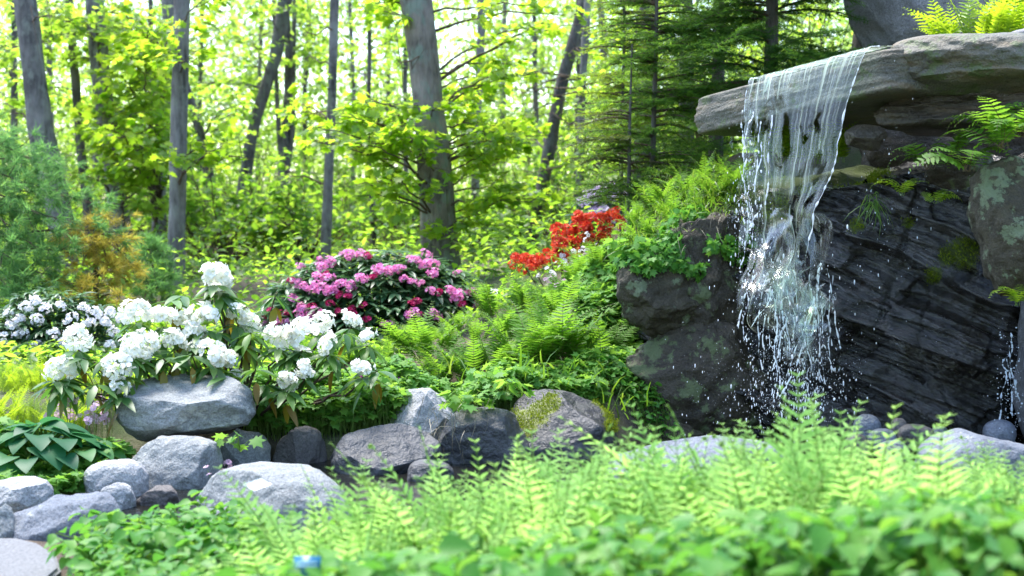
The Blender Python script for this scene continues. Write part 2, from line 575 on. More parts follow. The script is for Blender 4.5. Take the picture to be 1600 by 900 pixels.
def water_mat(name, lo, hi, body=.10,  scale=(34, 1.6, 1), gapfac=0.0, white=(.86, .91, .97), rough=.06, thr=.8, bstr=.7, frs=1.0, base=.0, crest=0.0):
    """falling water: a clear film with bright aerated threads along its fall"""
    k = NT(name)
    uv = k.coord('UV', scale)
    n1 = k.noise(1.0, 4, .6, uv, .25)
    uv2 = k.coord('UV', (scale[0] * 3.1, scale[1] * 2.2, 1))
    n2 = k.noise(1.0, 3, .6, uv2, .3)
    s = k.math('ADD', k.math('MULTIPLY', n1, .62), k.math('MULTIPLY', n2, .38))
    tcu = k.n('TexCoord')
    sx = k.n('SeparateXYZ')
    k.t.links.new(tcu.outputs['UV'], sx.inputs[0])
    s = k.math('ADD', s, k.ramp(sx.outputs[1], [(0.0, crest), (.13, 0.0)]))
    thread = k.ramp(s, [(lo - .12, base), (lo, base + .05), (hi, 1.0)])
    clear = k.n('BsdfTransparent')
    clear.inputs[0].default_value = (.90, .97, .91, 1)
    gl = k.n('BsdfGlossy', Roughness=rough)
    gl.inputs[0].default_value = (1, 1, 1, 1)
    bmp = k.bump(s, bstr, .02)
    k.t.links.new(bmp, gl.inputs['Normal'])
    ge = k.n('NewGeometry')
    vm = k.n('VectorMath', operation='DOT_PRODUCT')
    k.t.links.new(ge.outputs['Incoming'], vm.inputs[0])
    k.t.links.new(bmp, vm.inputs[1])
    g5 = k.math('POWER', k.math('SUBTRACT', 1.0, k.math('ABSOLUTE', vm.outputs['Value'])), 4.0)
    f2 = k.math('ADD', k.math('MULTIPLY', g5, frs), body + .03)
    m1 = k.n('MixShader')
    k.t.links.new(f2, m1.inputs[0])
    k.t.links.new(clear.outputs[0], m1.inputs[1])
    k.t.links.new(gl.outputs[0], m1.inputs[2])
    df = k.n('BsdfDiffuse')
    df.inputs[0].default_value = white + (1,)
    tl = k.n('BsdfTranslucent')
    tl.inputs[0].default_value = white + (1,)
    m2 = k.n('MixShader')
    m2.inputs[0].default_value = .55
    k.t.links.new(df.outputs[0], m2.inputs[1])
    k.t.links.new(tl.outputs[0], m2.inputs[2])
    m3 = k.n('MixShader')
    k.t.links.new(k.math('MULTIPLY', thread, thr), m3.inputs[0])
    k.t.links.new(m1.outputs[0], m3.inputs[1])
    k.t.links.new(m2.outputs[0], m3.inputs[2])
    sh = m3.outputs[0]
    if gapfac:
        uv3 = k.coord('UV', (7, 5, 1))
        n3 = k.noise(1.0, 5, .65, uv3, .8)
        at_ = k.n('Attribute')
        at_.attribute_name = 'fray'
        hole = k.ramp(k.math('ADD', n3, k.math('MULTIPLY', at_.outputs['Fac'], -gapfac)), [(.40, 1.0), (.47, 0.0)])
        t2 = k.n('BsdfTransparent')
        m4 = k.n('MixShader')
        k.t.links.new(hole, m4.inputs[0])
        k.t.links.new(sh, m4.inputs[1])
        k.t.links.new(t2.outputs[0], m4.inputs[2])
        sh = m4.outputs[0]
    return k.done(sh)


M['ground'] = ground_mat()
M['pond'] = pond_mat()
M['sheet'] = water_mat('falling_water', .535, .655, .0, (34, .5, 1), .30, thr=.72, bstr=.3, frs=.7, base=.01, crest=.06, white=(.80, .92, .78))
M['foam'] = water_mat('broken_water', .49, .68, .05, (16, 5, 1), .17, thr=.7, bstr=.3, rough=.16)

M['ribbon'] = water_mat('twisting_water', .53, .68, .06, (30, 5, 1), .2, thr=.6, bstr=.3, frs=1.0, white=(.82, .9, .95), rough=.16)


def drop_mat():
    k = NT('water_drop')
    a = k.n('BsdfPrincipled', Roughness=.1)
    a.inputs['Base Color'].default_value = (.8, .87, .95, 1)
    t = k.n('BsdfTransparent')
    tl = k.n('BsdfTranslucent')
    tl.inputs[0].default_value = (.85, .9, .97, 1)
    m = k.n('MixShader')
    m.inputs[0].default_value = .5
    k.t.links.new(a.outputs[0], m.inputs[1])
    k.t.links.new(tl.outputs[0], m.inputs[2])
    m2 = k.n('MixShader')
    m2.inputs[0].default_value = .25
    k.t.links.new(m.outputs[0], m2.inputs[1])
    k.t.links.new(t.outputs[0], m2.inputs[2])
    return k.done(m2.outputs[0])


M['drop'] = drop_mat()


def plain(name, c, rough=.6):
    k = NT(name)
    n1 = k.noise(20, 4, .6, k.coord('Object'))
    p = k.n('BsdfPrincipled', Roughness=rough)
    k.t.links.new(k.mix(k.ramp(n1, [(.3, 0.0), (.7, .3)]), c, tuple(x * .6 for x in c)), p.inputs['Base Color'])
    return k.done(p.outputs[0])


M['label_blue'] = plain('blue_label', (.012, .14, .26), .4)
M['label_line'] = plain('label_line', (.3, .5, .62), .5)
M['metal'] = plain('grey_metal', (.25, .26, .27), .4)

# ------------------------------------------------------------------ ground
GP = np.array([
    # path and garden edge
    (-3.0, 4.2, .02), (-2.2, 4.6, .03), (-1.7, 4.9, .03), (-2.6, 5.6, .12), (-2.0, 5.6, -.02), (-1.8, 6.0, -.03), (-2.6, 6.6, .2), (-1.9, 6.6, .06), (-3.4, 6.5, .25),
    (-1.2, 4.4, .0), (-1.2, 5.2, .02),
    # pond
    (-1.0, 6.75, -.3), (-.5, 6.6, -.35), (0, 6.3, -.35), (.6, 6.4, -.35), (1.1, 6.7, -.35), (1.6, 6.9, -.35), (2.2, 6.7, -.3), (0, 5.7, -.3), (.6, 5.7, -.3), (-.5, 6.0, -.3),
    (-.2, 7.0, -.3), (.3, 7.0, -.3), (.7, 7.3, -.3), (1.0, 7.5, -.3), (1.5, 7.5, -.3), (2.0, 7.3, -.3), (2.6, 7.0, -.3), (3.2, 6.8, -.2), (1.1, 6.1, -.3), (1.7, 6.2, -.25),
    (-1.0, 6.2, -.1), (-1.35, 6.9, -.15),
    # near bed
    (-.8, 4.4, .0), (-.5, 3.6, .02), (0, 3.4, .06), (.6, 3.4, .14), (1.2, 3.4, .2), (1.8, 3.6, .2), (0, 4.4, .0), (.7, 4.5, .08), (1.3, 4.6, .12), (2.0, 4.8, .12),
    (0, 2.6, .08), (1, 2.6, .16), (-1, 3.2, .02), (0, 1.5, .1), (2.5, 3.2, .22), (-2, 2.5, .0), (0, 0, .0), (2, 0, .1), (-2, 0, 0), (0, 5.1, -.05), (1.0, 5.2, 0.0), (2.0, 5.4, .05), (2.8, 5.4, .1),
    # bank behind the pond
    (-1.3, 7.15, .10), (-.95, 7.2, .10), (-.6, 7.2, .11), (-.25, 7.3, .14), (.1, 7.4, .16), (.4, 7.45, .18),
    (-2.4, 7.4, .28), (-1.7, 7.3, .2), (-1.1, 7.5, .22), (-.5, 7.6, .22), (0, 7.75, .28), (.4, 7.9, .32), (.8, 8.0, .2), (-1.0, 8.2, .32), (0, 8.5, .45), (.45, 8.6, .55),
    (.75, 8.9, .95), (.6, 9.3, .80), (.9, 9.6, 1.02), (.2, 9.3, .58), (.5, 10.0, .72), (.8, 10.6, .85), (0, 10.2, .55), (.75, 10.0, .88), (-1, 9.5, .25), (-2, 9, .25), (-3.2, 8.5, .3),
    (.3, 11.2, .75), (1.2, 11.5, 1.2), (-.6, 11.0, .35), (-.6, 9.9, .28), (-1.4, 10.4, .28), (-2, 11, .35), (-4, 10, .4), (-4, 13, .5), (-6, 15, .6),
    # rock mass
    (.75, 8.25, .3), (1.1, 8.25, -.2), (1.5, 8.05, -.2), (2.0, 7.8, -.2), (2.5, 7.6, -.1), (3.1, 7.4, 0), (1.1, 8.65, 1.1), (1.3, 8.95, 1.4), (1.7, 8.9, 1.45), (2.2, 8.8, 1.4), (2.8, 8.6, 1.5), (1.3, 9.6, 1.5), (2.0, 9.7, 1.7),
    (2.8, 9.6, 2.0), (3.6, 9.0, 2.1), (4.2, 8, 1.9), (4, 7, 1.2), (4, 6, .5), (2, 11, 1.7), (4, 11, 2.2), (6, 9, 2.2), (6, 14, 2.2),
    # wood floor
    (0, 13, .65), (-2, 14, .6), (2.5, 14, 1.5), (-8, 20, .8), (-3, 18, .75), (0, 18, .8), (4, 18, 1.4), (8, 20, 1.8), (0, 25, .9), (-10, 30, 1), (10, 30, 1.6), (0, 40, 1.1),
], float)


def gz(x, y):
    x = np.atleast_1d(np.asarray(x, float))
    y = np.atleast_1d(np.asarray(y, float))
    out = np.empty(len(x))
    for s in range(0, len(x), 20000):
        xs, ys = x[s:s + 20000, None], y[s:s + 20000, None]
        d2 = (xs - GP[:, 0]) ** 2 + (ys - GP[:, 1]) ** 2
        sc = .02 + .0022 * np.maximum(0, ys - 8) ** 2
        wgt = 1.0 / (d2 + sc) ** 2.2
        out[s:s + 20000] = (wgt * GP[:, 2]).sum(1) / wgt.sum(1)
    p = np.stack([x, y, x * 0], -1)
    return out + .018 * fbm(p * 3.0, 3, 5) + .06 * fbm(p * .5, 2, 9) * np.clip((y - 10) / 6, 0, 1)


def g1(x, y):
    return float(gz(x, y)[0])


def sheet_grid(xs, ys, zf):
    X, Y = np.meshgrid(xs, ys)
    v = np.stack([X.ravel(), Y.ravel(), zf(X.ravel(), Y.ravel())], -1)
    a, b = len(xs), len(ys)
    i = (np.arange(b - 1)[:, None] * a + np.arange(a - 1)[None]).ravel()
    return v, np.stack([i, i + 1, i + a + 1, i + a], -1)


ax = np.linspace(-5, 6, 190)
gx = np.concatenate([-5 - np.geomspace(.1, 395, 46)[::-1], ax, 6 + np.geomspace(.1, 395, 46)])
ay = np.linspace(1.0, 13, 210)
gy = np.concatenate([1.0 - np.geomspace(.1, 60, 22)[::-1], ay, 13 + np.geomspace(.12, 600, 54)])
mb = MB()
mb.add(*sheet_grid(gx, gy, gz))
tag(mb.build('ground', M['ground'], smooth=True), 'brown soil and leaf litter of the garden floor', 'ground', kind='structure')

mb = MB()
nx = np.linspace(-1.9, 4.2, 40)
mb.add(*sheet_grid(nx, np.linspace(5.0, 8.4, 30), lambda x, y: x * 0))
tag(mb.build('water', M['pond'], smooth=True), 'dark still pond water between the boulders', 'water', kind='structure')

# ------------------------------------------------------------------ rocks
_ico = {}


def ico(sub):
    if sub not in _ico:
        bm = bmesh.new()
        bmesh.ops.create_icosphere(bm, subdivisions=sub, radius=1)
        v = np.array([x.co[:] for x in bm.verts])
        f = np.array([[q.index for q in p.verts] for p in bm.faces])
        bm.free()
        _ico[sub] = (v, f)
    return _ico[sub]


def rock_shape(seed, sub=5, sq=2.6, nf=9, cut=(.62, .9), rough=.09, fine=.009, planes=()):
    rng = np.random.default_rng(seed)
    d, f = ico(sub)
    p = d / (np.abs(d) ** sq).sum(1, keepdims=True) ** (1 / sq)
    for _ in range(nf):
        n = norm(rng.normal(size=3) * (1, 1, .9))
        t = rng.uniform(*cut)
        e = np.maximum(0, p @ n - t)
        p = p - n * (e * .93)[:, None]
    for (n, t) in planes:
        n = norm(np.array(n, float))
        e = np.maximum(0, p @ n - t)
        p = p - n * (e * .96)[:, None]
    p = p + d * (rough * fbm(p * 1.3 + seed * 3.1, 3, seed) + fine * 1.6 * fbm(p * 5 + seed, 3, seed + 3) + fine * .5 * fbm(p * 16, 2, seed + 5))[:, None]
    p = p - (p.max(0) + p.min(0)) / 2
    return p / (p.max(0) - p.min(0)) * 2, f


def rock(name, label, cat, x0, x1, y0, y1, Y, mat, seed, depth=.8, sub=6, group=None, tilt=0.0, sink=0.0, **kw):
    p, f = rock_shape(seed, sub, **kw)
    c = at((x0 + x1) / 2, (y0 + y1) / 2, Y)
    hw, hh = (x1 - x0) / 2 * mpp(Y), (y1 - y0) / 2 * mpp(Y)
    h2 = hh + sink / 2
    ct, st = math.cos(tilt), math.sin(tilt)
    q = p * (1, 1, 1)
    q = np.stack([q[:, 0] * ct - q[:, 2] * st, q[:, 1], q[:, 0] * st + q[:, 2] * ct], -1)
    q = q / np.abs(q).max(0)
    v = q * (hw, hw * depth, h2) + (c[0], c[1], c[2] - sink / 2)
    m = MB()
    m.add(v, f)
    o = m.build(name, mat, origin=(c[0], c[1], c[2] - sink / 2 - h2), smooth=True)
    tag(o, label, cat, group)
    return o, v


BG = 'boulders edging the pond'
rock('boulder', 'big angular grey boulder with a flat sloping top, under the white flowers', 'boulder', 184, 402, 586, 690, 6.75, M['granite'], 21, .75, nf=2, cut=(.85, .95), rough=.07, sq=2.2, group=BG, planes=[((-.05, -.45, .9), .66), ((.35, -1, -.3), .80), ((-.35, -.9, .05), .80), ((.3, -.3, -1), .70)])
rock('boulder', 'rounded grey boulder directly below the big angular one', 'boulder', 196, 348, 680, 775, 6.4, M['granite'], 32, .8, group=BG, sink=.15, nf=6)
rock('boulder', 'smooth pale egg-shaped boulder below the hosta', 'boulder', 134, 232, 717, 778, 6.15, M['granite_pale'], 43, .8, group=BG, sink=.08, nf=3, rough=.07, fine=.012)
rock('boulder', 'grey boulder half hidden under the overhanging angular one', 'boulder', 326, 424, 668, 732, 6.95, M['granite'], 54, .8, group=BG, sink=.12, nf=7)
rock('boulder', 'brownish triangular boulder standing alone at the water', 'boulder', 424, 513, 666, 736, 6.95, M['granite_brown'], 65, .8, group=BG, sink=.12, nf=9)
rock('boulder', 'long low dark wet boulder at the pond edge beside the triangular one', 'boulder', 514, 690, 664, 756, 6.75, M['granite_wet'], 76, .7, group=BG, sink=.12, nf=7)
rock('boulder', 'pale dry boulder among the ferns above the dark wet one', 'boulder', 608, 716, 606, 690, 7.22, M['granite_pale'], 87, .8, group=BG, sink=.1, nf=6)
PATCHY, pv_ = rock('boulder', 'broad flat grey boulder with a white patch in front of the pond', 'boulder', 300, 556, 727, 830, 5.6, M['granite_patch'], 98, .8, group=BG, sink=.2, nf=7, rough=.06)
rock('boulder', 'large boulder with a dark blue-grey face beside the paved path', 'boulder', 14, 215, 762, 880, 5.25, M['granite_blue'], 109, .75, group=BG, sink=.1, nf=10, cut=(.55, .85))
rock('boulder', 'flat two-toned stone with a shadowed end behind the path boulder', 'boulder', -20, 82, 748, 794, 5.75, M['granite_pale'], 120, .8, group=BG, sink=.1, nf=12)
rock('boulder', 'cream white stone cut by the left border above the path', 'boulder', -50, 32, 786, 868, 5.2, M['granite'], 131, .8, group=BG, sink=.1, nf=10)
rock('boulder', 'small pale round stone between the egg-shaped boulder and the leaves', 'boulder', 146, 212, 752, 790, 5.85, M['granite_pale'], 142, .8, sub=5, group=BG, sink=.06, nf=4)
rock('boulder', 'little pinkish flat stone beside the rounded grey boulder', 'boulder', 214, 282, 757, 786, 5.95, M['granite_brown'], 153, .8, sub=5, group=BG, sink=.06, nf=4)
rock('boulder', 'small dark stone in the water below the long wet boulder', 'boulder', 632, 712, 716, 752, 6.5, M['granite_wet'], 164, .8, sub=5, group=BG, sink=.1, nf=4)
rock('boulder', 'ochre stained stone seen through the pale ferns', 'boulder', 730, 812, 782, 838, 5.3, M['ochre_rock'], 175, .8, sub=5, group=BG, sink=.05, nf=5)
rock('boulder', 'long pale boulder behind the ferns below the waterfall', 'boulder', 940, 1290, 682, 840, 6.0, M['granite_blue'], 186, .5, group=BG, sink=.1, nf=7, rough=.06, tilt=.2, sq=2.2)
rock('boulder', 'low pale boulder behind the ferns by the dark rock cleft', 'boulder', 1425, 1680, 672, 764, 6.1, M['granite_blue'], 197, .6, group=BG, sink=.1, nf=6, rough=.06)
# mossy pair
o, v = rock('boulder', 'wide dark wet boulder with a band of yellow-green moss', 'boulder', 770, 975, 610, 745, 7.2, M['granite_moss'], 212, .75, group=BG, sink=.12, nf=8, tilt=-.1)
MOSSY = o


def proj(P_):
    y, z = P_[:, 1], P_[:, 2] - CAM_H
    f = y * ca - z * sa
    return 800 + FPX * P_[:, 0] / f, 450 - FPX * (y * sa + z * ca) / f


def moss_attr(ob, world, pts):
    """moss patches: (px, py, radius in px) along the side that faces the pond"""
    nr = vnorm(ob)
    x, y = proj(world)
    val = np.zeros(len(world))
    wob = .35 * fbm(world * 9, 3, 2)
    for (px, py, r) in pts:
        val = np.maximum(val, np.clip(1.3 - np.hypot(x - px, y - py) / r + wob, 0, 1))
    val *= np.clip((.45 - nr[:, 1]) * 4, 0, 1)
    a = ob.data.attributes.new('moss', 'FLOAT', 'POINT')
    a.data.foreach_set('value', val.astype(np.float32))
    return val


def vnorm(ob):
    a = np.empty(len(ob.data.vertices) * 3, np.float32)
    ob.data.vertices.foreach_get('normal', a)
    return a.reshape(-1, 3)




def tufts(name, mat, pts, nrm, n, size, seed, parent=None, label=None, cat=None, up=.6, wid=.12):
    """small blades on given surface points"""
    rng = np.random.default_rng(seed)
    i = rng.integers(0, len(pts), n)
    L = pts[i] + rng.normal(size=(n, 3)) * size * .8
    d = norm(nrm[i] + rng.normal(size=(n, 3)) * .6 + (0, 0, up))
    nn = rng.normal(size=(n, 3))
    tv = np.array([[-wid, 0, 0], [wid, 0, 0], [0, 1, .1]])
    m = MB()
    m.inst((tv, [np.array([[0, 1, 2]])]), frames(d, nn, size * rng.uniform(.5, 1.2, n)), L)
    return m.build(name, mat, parent)


val = moss_attr(o, v, [(775, 690, 26), (795, 675, 28), (818, 660, 28), (842, 645, 26), (860, 634, 22), (938, 622, 16), (950, 642, 16), (960, 665, 16)])
_nr = vnorm(o)
_sel = (val > .5) & (_nr[:, 1] < .3)
tufts('moss', M['moss'], v[_sel], _nr[_sel], 5200, .012, 3, parent=o, wid=.3)
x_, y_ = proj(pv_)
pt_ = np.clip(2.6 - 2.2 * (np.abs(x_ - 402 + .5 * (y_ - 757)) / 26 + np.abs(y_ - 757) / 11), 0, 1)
a_ = PATCHY.data.attributes.new('moss', 'FLOAT', 'POINT')  # mask of the white rhombus, in the attribute that moss also uses
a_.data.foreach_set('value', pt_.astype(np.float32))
rock('boulder', 'brown boulder with tangled roots beside the mossy wet one', 'boulder', 672, 830, 634, 730, 7.05, M['granite_wet'], 223, .8, group=BG, sink=.1, nf=8, tilt=.15)
# the flat boulder above has a white rhombus mixed into its colour
CB = 'rounded cobbles under the rock face'
for i, (x, y, w_, h_, Y, lab) in enumerate([
        (1432, 678, 60, 30, 7.0, 'flattest blue-grey cobble at the foot of the wet rock face'), (1378, 682, 44, 26, 6.9, 'brownish cobble at the foot of the wet rock face'),
        (1355, 662, 44, 30, 7.1, 'topmost dark cobble of the pile under the waterfall'), (1404, 668, 30, 30, 7.05, 'small upright greenish cobble in the pile under the rock face'),
        (1395, 698, 46, 22, 6.8, 'pale cobble half hidden by the ferns under the rock face'), (1470, 676, 34, 20, 7.1, 'little cobble at the outer end of the pile'),
        (1340, 690, 40, 24, 6.85, 'dark cobble nearest the falling water'), (1562, 668, 50, 26, 7.0, 'cobble lying alone below the dark cleft')]):
    rock('cobble', lab, 'cobble', x - w_ / 2, x + w_ / 2, y - h_ / 2, y + h_ / 2, Y, M['cobble'] if i % 3 else M['granite_brown'], 300 + i, .9, sub=4, group=CB, sink=.06, nf=2, rough=.06, fine=.008)


# ---- the rock face
def rock_face():
    plan = np.array([(1.3, 9.3), (1.02, 9.0), (.92, 8.6), (.95, 8.28), (1.1, 8.06), (1.35, 8.02), (1.7, 7.95), (2.0, 7.72), (2.3, 7.55), (2.62, 7.42), (2.85, 7.5), (3.3, 7.35), (3.9, 7.3)])
    top = np.array([1.3, 1.2, 1.12, 1.05, 1.2, 1.28, 1.35, 1.42, 1.45, 1.42, 1.45, 1.5, 1.5])
    seg = np.r_[0, np.cumsum(np.linalg.norm(np.diff(plan, axis=0), axis=1))]
    NU, NV = 560, 300
    u = np.linspace(0, seg[-1], NU)
    cx, cy_ = np.interp(u, seg, plan[:, 0]), np.interp(u, seg, plan[:, 1])
    ker = np.ones(17) / 17
    sm = lambda a: np.convolve(np.pad(a, 8, mode='edge'), ker, 'valid')
    cx, cy_ = sm(cx), sm(cy_)
    tz = sm(np.interp(u, seg, top))
    tx, ty = np.gradient(cx), np.gradient(cy_)
    ln = np.hypot(tx, ty)
    nx_, ny_ = ty / ln, -tx / ln           # outward
    vv = np.linspace(0, 1, NV)
    U, V = np.meshgrid(np.arange(NU), vv, indexing='ij')
    U = U.ravel().astype(int)
    V = V.ravel()
    a = np.clip(V / .74, 0, 1)
    b = np.clip((V - .74) / .26, 0, 1)
    z0 = -.4
    z = z0 + (tz[U] - z0) * (1 - (1 - a) ** 1.12) + b * .10
    inset = .16 * a ** 2 + b * .8
    x = cx[U] - nx_[U] * inset
    y = cy_[U] - ny_[U] * inset
    p = np.stack([x, y, z], -1)
    # strata dip to the right
    rotc = math.radians(24)
    s = p[:, 2] * math.cos(rotc) + p[:, 0] * math.sin(rotc) + .045 * fbm(p * 1.2, 2, 4)
    left = np.clip((1.35 - p[:, 0]) / .35, 0, 1)
    saw = lambda q: (q - np.floor(q))
    tri_ = lambda q: np.minimum(1 - saw(q), saw(q) * 6)
    st = .22 * tri_(s * 2.9 + .25 * vnoise(p * 1.6, 8)) + .075 * tri_(s * 8 + .3 * vnoise(p * 3, 2)) * (.4 + .6 * (vnoise(p * 2.1 + 4, 41) > -.1)) + .022 * tri_(s * 25 + .35 * vnoise(p * 5, 6))
    lay_ = np.floor(s * 7.5 + .25 * vnoise(p * 2.5, 71))
    al_ = p[:, 0] * math.cos(rotc) - p[:, 2] * math.sin(rotc)
    cell = np.floor(al_ * 2.6 + 9 * _hash(lay_, lay_ * 0, lay_ * 0, 5) + .3 * vnoise(p * 4, 72))
    blocks = .13 * (_hash(lay_, cell, lay_ * 0, 9) - .5)
    lum = .20 * fbm(p * 2.2 + 7, 3, 30) + .06 * fbm(p * 6, 3, 31)
    crack = -.05 * np.clip(1 - np.abs(vnoise(p * (2.4, 2.4, 1.6) + 3, 44)) / .035, 0, 1)
    disp = (st + blocks) * (1 - .55 * left) + .12 * fbm(p * 1.5, 3, 12) + lum * (.25 + .75 * left) + crack * (.5 + .5 * left) + .012 * fbm(p * 14, 3, 19)
    # a bulge where the water breaks, and a cleft at the far end
    disp += .16 * np.exp(-(((p[:, 0] - 1.62) / .28) ** 2 + ((p[:, 2] - .72) / .25) ** 2))
    disp -= .35 * np.exp(-((p[:, 0] - 2.78) / .09) ** 2)
    disp *= (1 - .75 * b)
    p = p + np.stack([nx_[U], ny_[U], 0 * x], -1) * disp[:, None] + np.array([0, 0, 1]) * (b * .08 * fbm(p * 3, 3, 77))[:, None]
    i = (np.arange(NU - 1)[:, None] * NV + np.arange(NV - 1)[None]).ravel()
    q = np.stack([i, i + NV, i + NV + 1, i + 1], -1)
    return p, q


P, Q = rock_face()
mb = MB()
mb.add(P, Q)
ROCKFACE = mb.build('cliff', M['schist'], origin=(1.7, 7.9, 0), smooth=True)
tag(ROCKFACE, 'dark wet layered rock face behind the waterfall', 'rock')
mval = moss_attr(ROCKFACE, P, [(1335, 268, 26), (1370, 262, 30), (1420, 350, 14), (1455, 432, 16), (1510, 392, 34), (1480, 398, 22), (1340, 350, 16), (1215, 330, 26), (1110, 430, 22), (1262, 275, 30), (1310, 272, 28)])
_nr = vnorm(ROCKFACE)
_s = (mval > .55) & (P[:, 1] < 8.3)
if _s.sum() > 50:
    tufts('moss', M['moss'], P[_s], _nr[_s], 4200, .013, 13, parent=ROCKFACE, wid=.3)

LICH1 = rock('boulder', 'dark lichen spotted boulder at the near corner of the bank', 'boulder', 960, 1095, 380, 540, 8.0, M['lichen_rock'], 402, .8, fine=.03, nf=10, cut=(.55, .85), rough=.16, tilt=.2)
LICH2 = rock('boulder', 'lichen blotched upright boulder under the grass bank', 'boulder', 1020, 1190, 322, 560, 8.1, M['lichen_dark'], 413, .7, fine=.03, nf=9, cut=(.55, .85), rough=.16, tilt=-.15)
rock('boulder', 'dark rounded rock at the foot of the lichen boulders', 'boulder', 975, 1200, 480, 705, 8.0, M['lichen_dark'], 424, .6, fine=.03, nf=8, rough=.16)
rock('boulder', 'large boulder with pale green lichen blotches under the hanging ferns', 'boulder', 1512, 1700, 236, 470, 6.9, M['lichen_rock'], 435, .7, fine=.03, nf=10, cut=(.6, .88), rough=.1, tilt=.12)
rock('boulder', 'narrow wet rock beyond the dark cleft', 'boulder', 1588, 1720, 400, 720, 7.0, M['granite_wet'], 446, .7, nf=9, rough=.12)
rock('boulder', 'wedge shaped stone propping the ledge beside the falling water', 'boulder', 1322, 1384, 194, 236, 7.4, M['ledge_under'], 457, .9, sub=5, nf=8, rough=.08)
rock('boulder', 'great grey sloping rock above the ledge', 'boulder', 1330, 1800, -190, 120, 9.6, M['slate'], 468, .6, nf=7, cut=(.6, .85), rough=.06, sq=3.5, planes=[((-.55, -.55, .75), .30), ((-.2, -1, .2), .62)])
rock('boulder', 'blue-grey stone lying on the far end of the ledge', 'boulder', 1575, 1690, 44, 80, 7.3, M['slate'], 479, .8, sub=5, nf=5)
rock('boulder', 'pale stone under the ledge seen through the hanging ferns', 'boulder', 1440, 1560, 225, 300, 7.5, M['lichen_dark'], 470, .8, nf=6)
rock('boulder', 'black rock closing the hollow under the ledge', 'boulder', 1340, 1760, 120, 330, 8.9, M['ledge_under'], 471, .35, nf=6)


def prism_rock(name, label, cat, corners, z0, z1, mat, seed, parent=None, sub=6, sq=9, rough=.03, fine=.005, ztilt=None, nf=4, cut=(.98, 1.15)):
    """a slab whose plan is a four-cornered outline: front-left, front-right, back-right, back-left"""
    p, f = rock_shape(seed, sub, sq=sq, nf=nf, cut=cut, rough=rough, fine=fine)
    p = np.clip(p, -1.02, 1.02)
    s, t = (p[:, 0:1] + 1) / 2, (p[:, 1:2] + 1) / 2
    c = [np.array(q, float) for q in corners]
    xy = (1 - t) * ((1 - s) * c[0] + s * c[1]) + t * ((1 - s) * c[3] + s * c[2])
    zz = (p[:, 2:3] + 1) / 2
    z = z0 + (z1 - z0) * zz
    if ztilt:
        z = z + ztilt(xy)[:, None]
    v = np.concatenate([xy, z], 1)
    m = MB()
    m.add(v, f)
    if parent is None:
        o = m.build(name, mat, origin=(float(v[:, 0].mean()), float(v[:, 1].mean()), z0), smooth=True)
        return tag(o, label, cat)
    return m.build(name, mat, parent, smooth=True)


LIP_A, LIP_B = at(1163, 128, 7.95), at(1366, 74, 7.12)
LD = norm(LIP_B[:2] - LIP_A[:2])
LN = np.array([-abs(LD[1]), -abs(LD[0])])          # the way the water leaves
LIPZ = (LIP_A[2] + LIP_B[2]) / 2
A2 = LIP_A[:2] - LD * .50
B2 = LIP_B[:2] + LD * .12
ledge = thing('rock_ledge', 'long brown stone ledge the water pours from', 'rock ledge', (2.2, 7.8, 1.75))
tiltf = lambda xy: (xy @ LD - LIP_A[:2] @ LD) / np.linalg.norm(LIP_B[:2] - LIP_A[:2]) * (LIP_B[2] - LIP_A[2])
prism_rock('lip_slab', None, None, [A2 - LN * .0, B2, B2 - LN * 1.1 + (.2, .1), A2 - LN * .8], LIP_A[2] - .235, LIP_A[2] - .006, M['sandstone'], 511, ledge, sq=16, rough=.02, nf=0, ztilt=tiltf)
c0 = at(1372, 90, 7.0)
prism_rock('cap_block', None, None, [at(1368, 90, 7.12)[:2], at(1640, 90, 6.72)[:2], at(1680, 90, 8.0)[:2], at(1430, 90, 8.2)[:2]], at(0, 146, 7.0)[2], at(0, 44, 7.0)[2], M['sandstone'], 523, ledge, sub=7, sq=4.5, rough=.07, fine=.004, nf=3, cut=(.95, 1.1))
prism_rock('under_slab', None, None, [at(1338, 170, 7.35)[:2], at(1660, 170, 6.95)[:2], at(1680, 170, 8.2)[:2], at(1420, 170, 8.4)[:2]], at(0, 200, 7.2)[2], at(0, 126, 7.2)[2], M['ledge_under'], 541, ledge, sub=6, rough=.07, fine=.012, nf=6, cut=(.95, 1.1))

# ------------------------------------------------------------------ the waterfall
wf = thing('waterfall', 'sheet of clear water pouring off the stone ledge and breaking into spray', 'waterfall', (1.4, 7.3, 0))


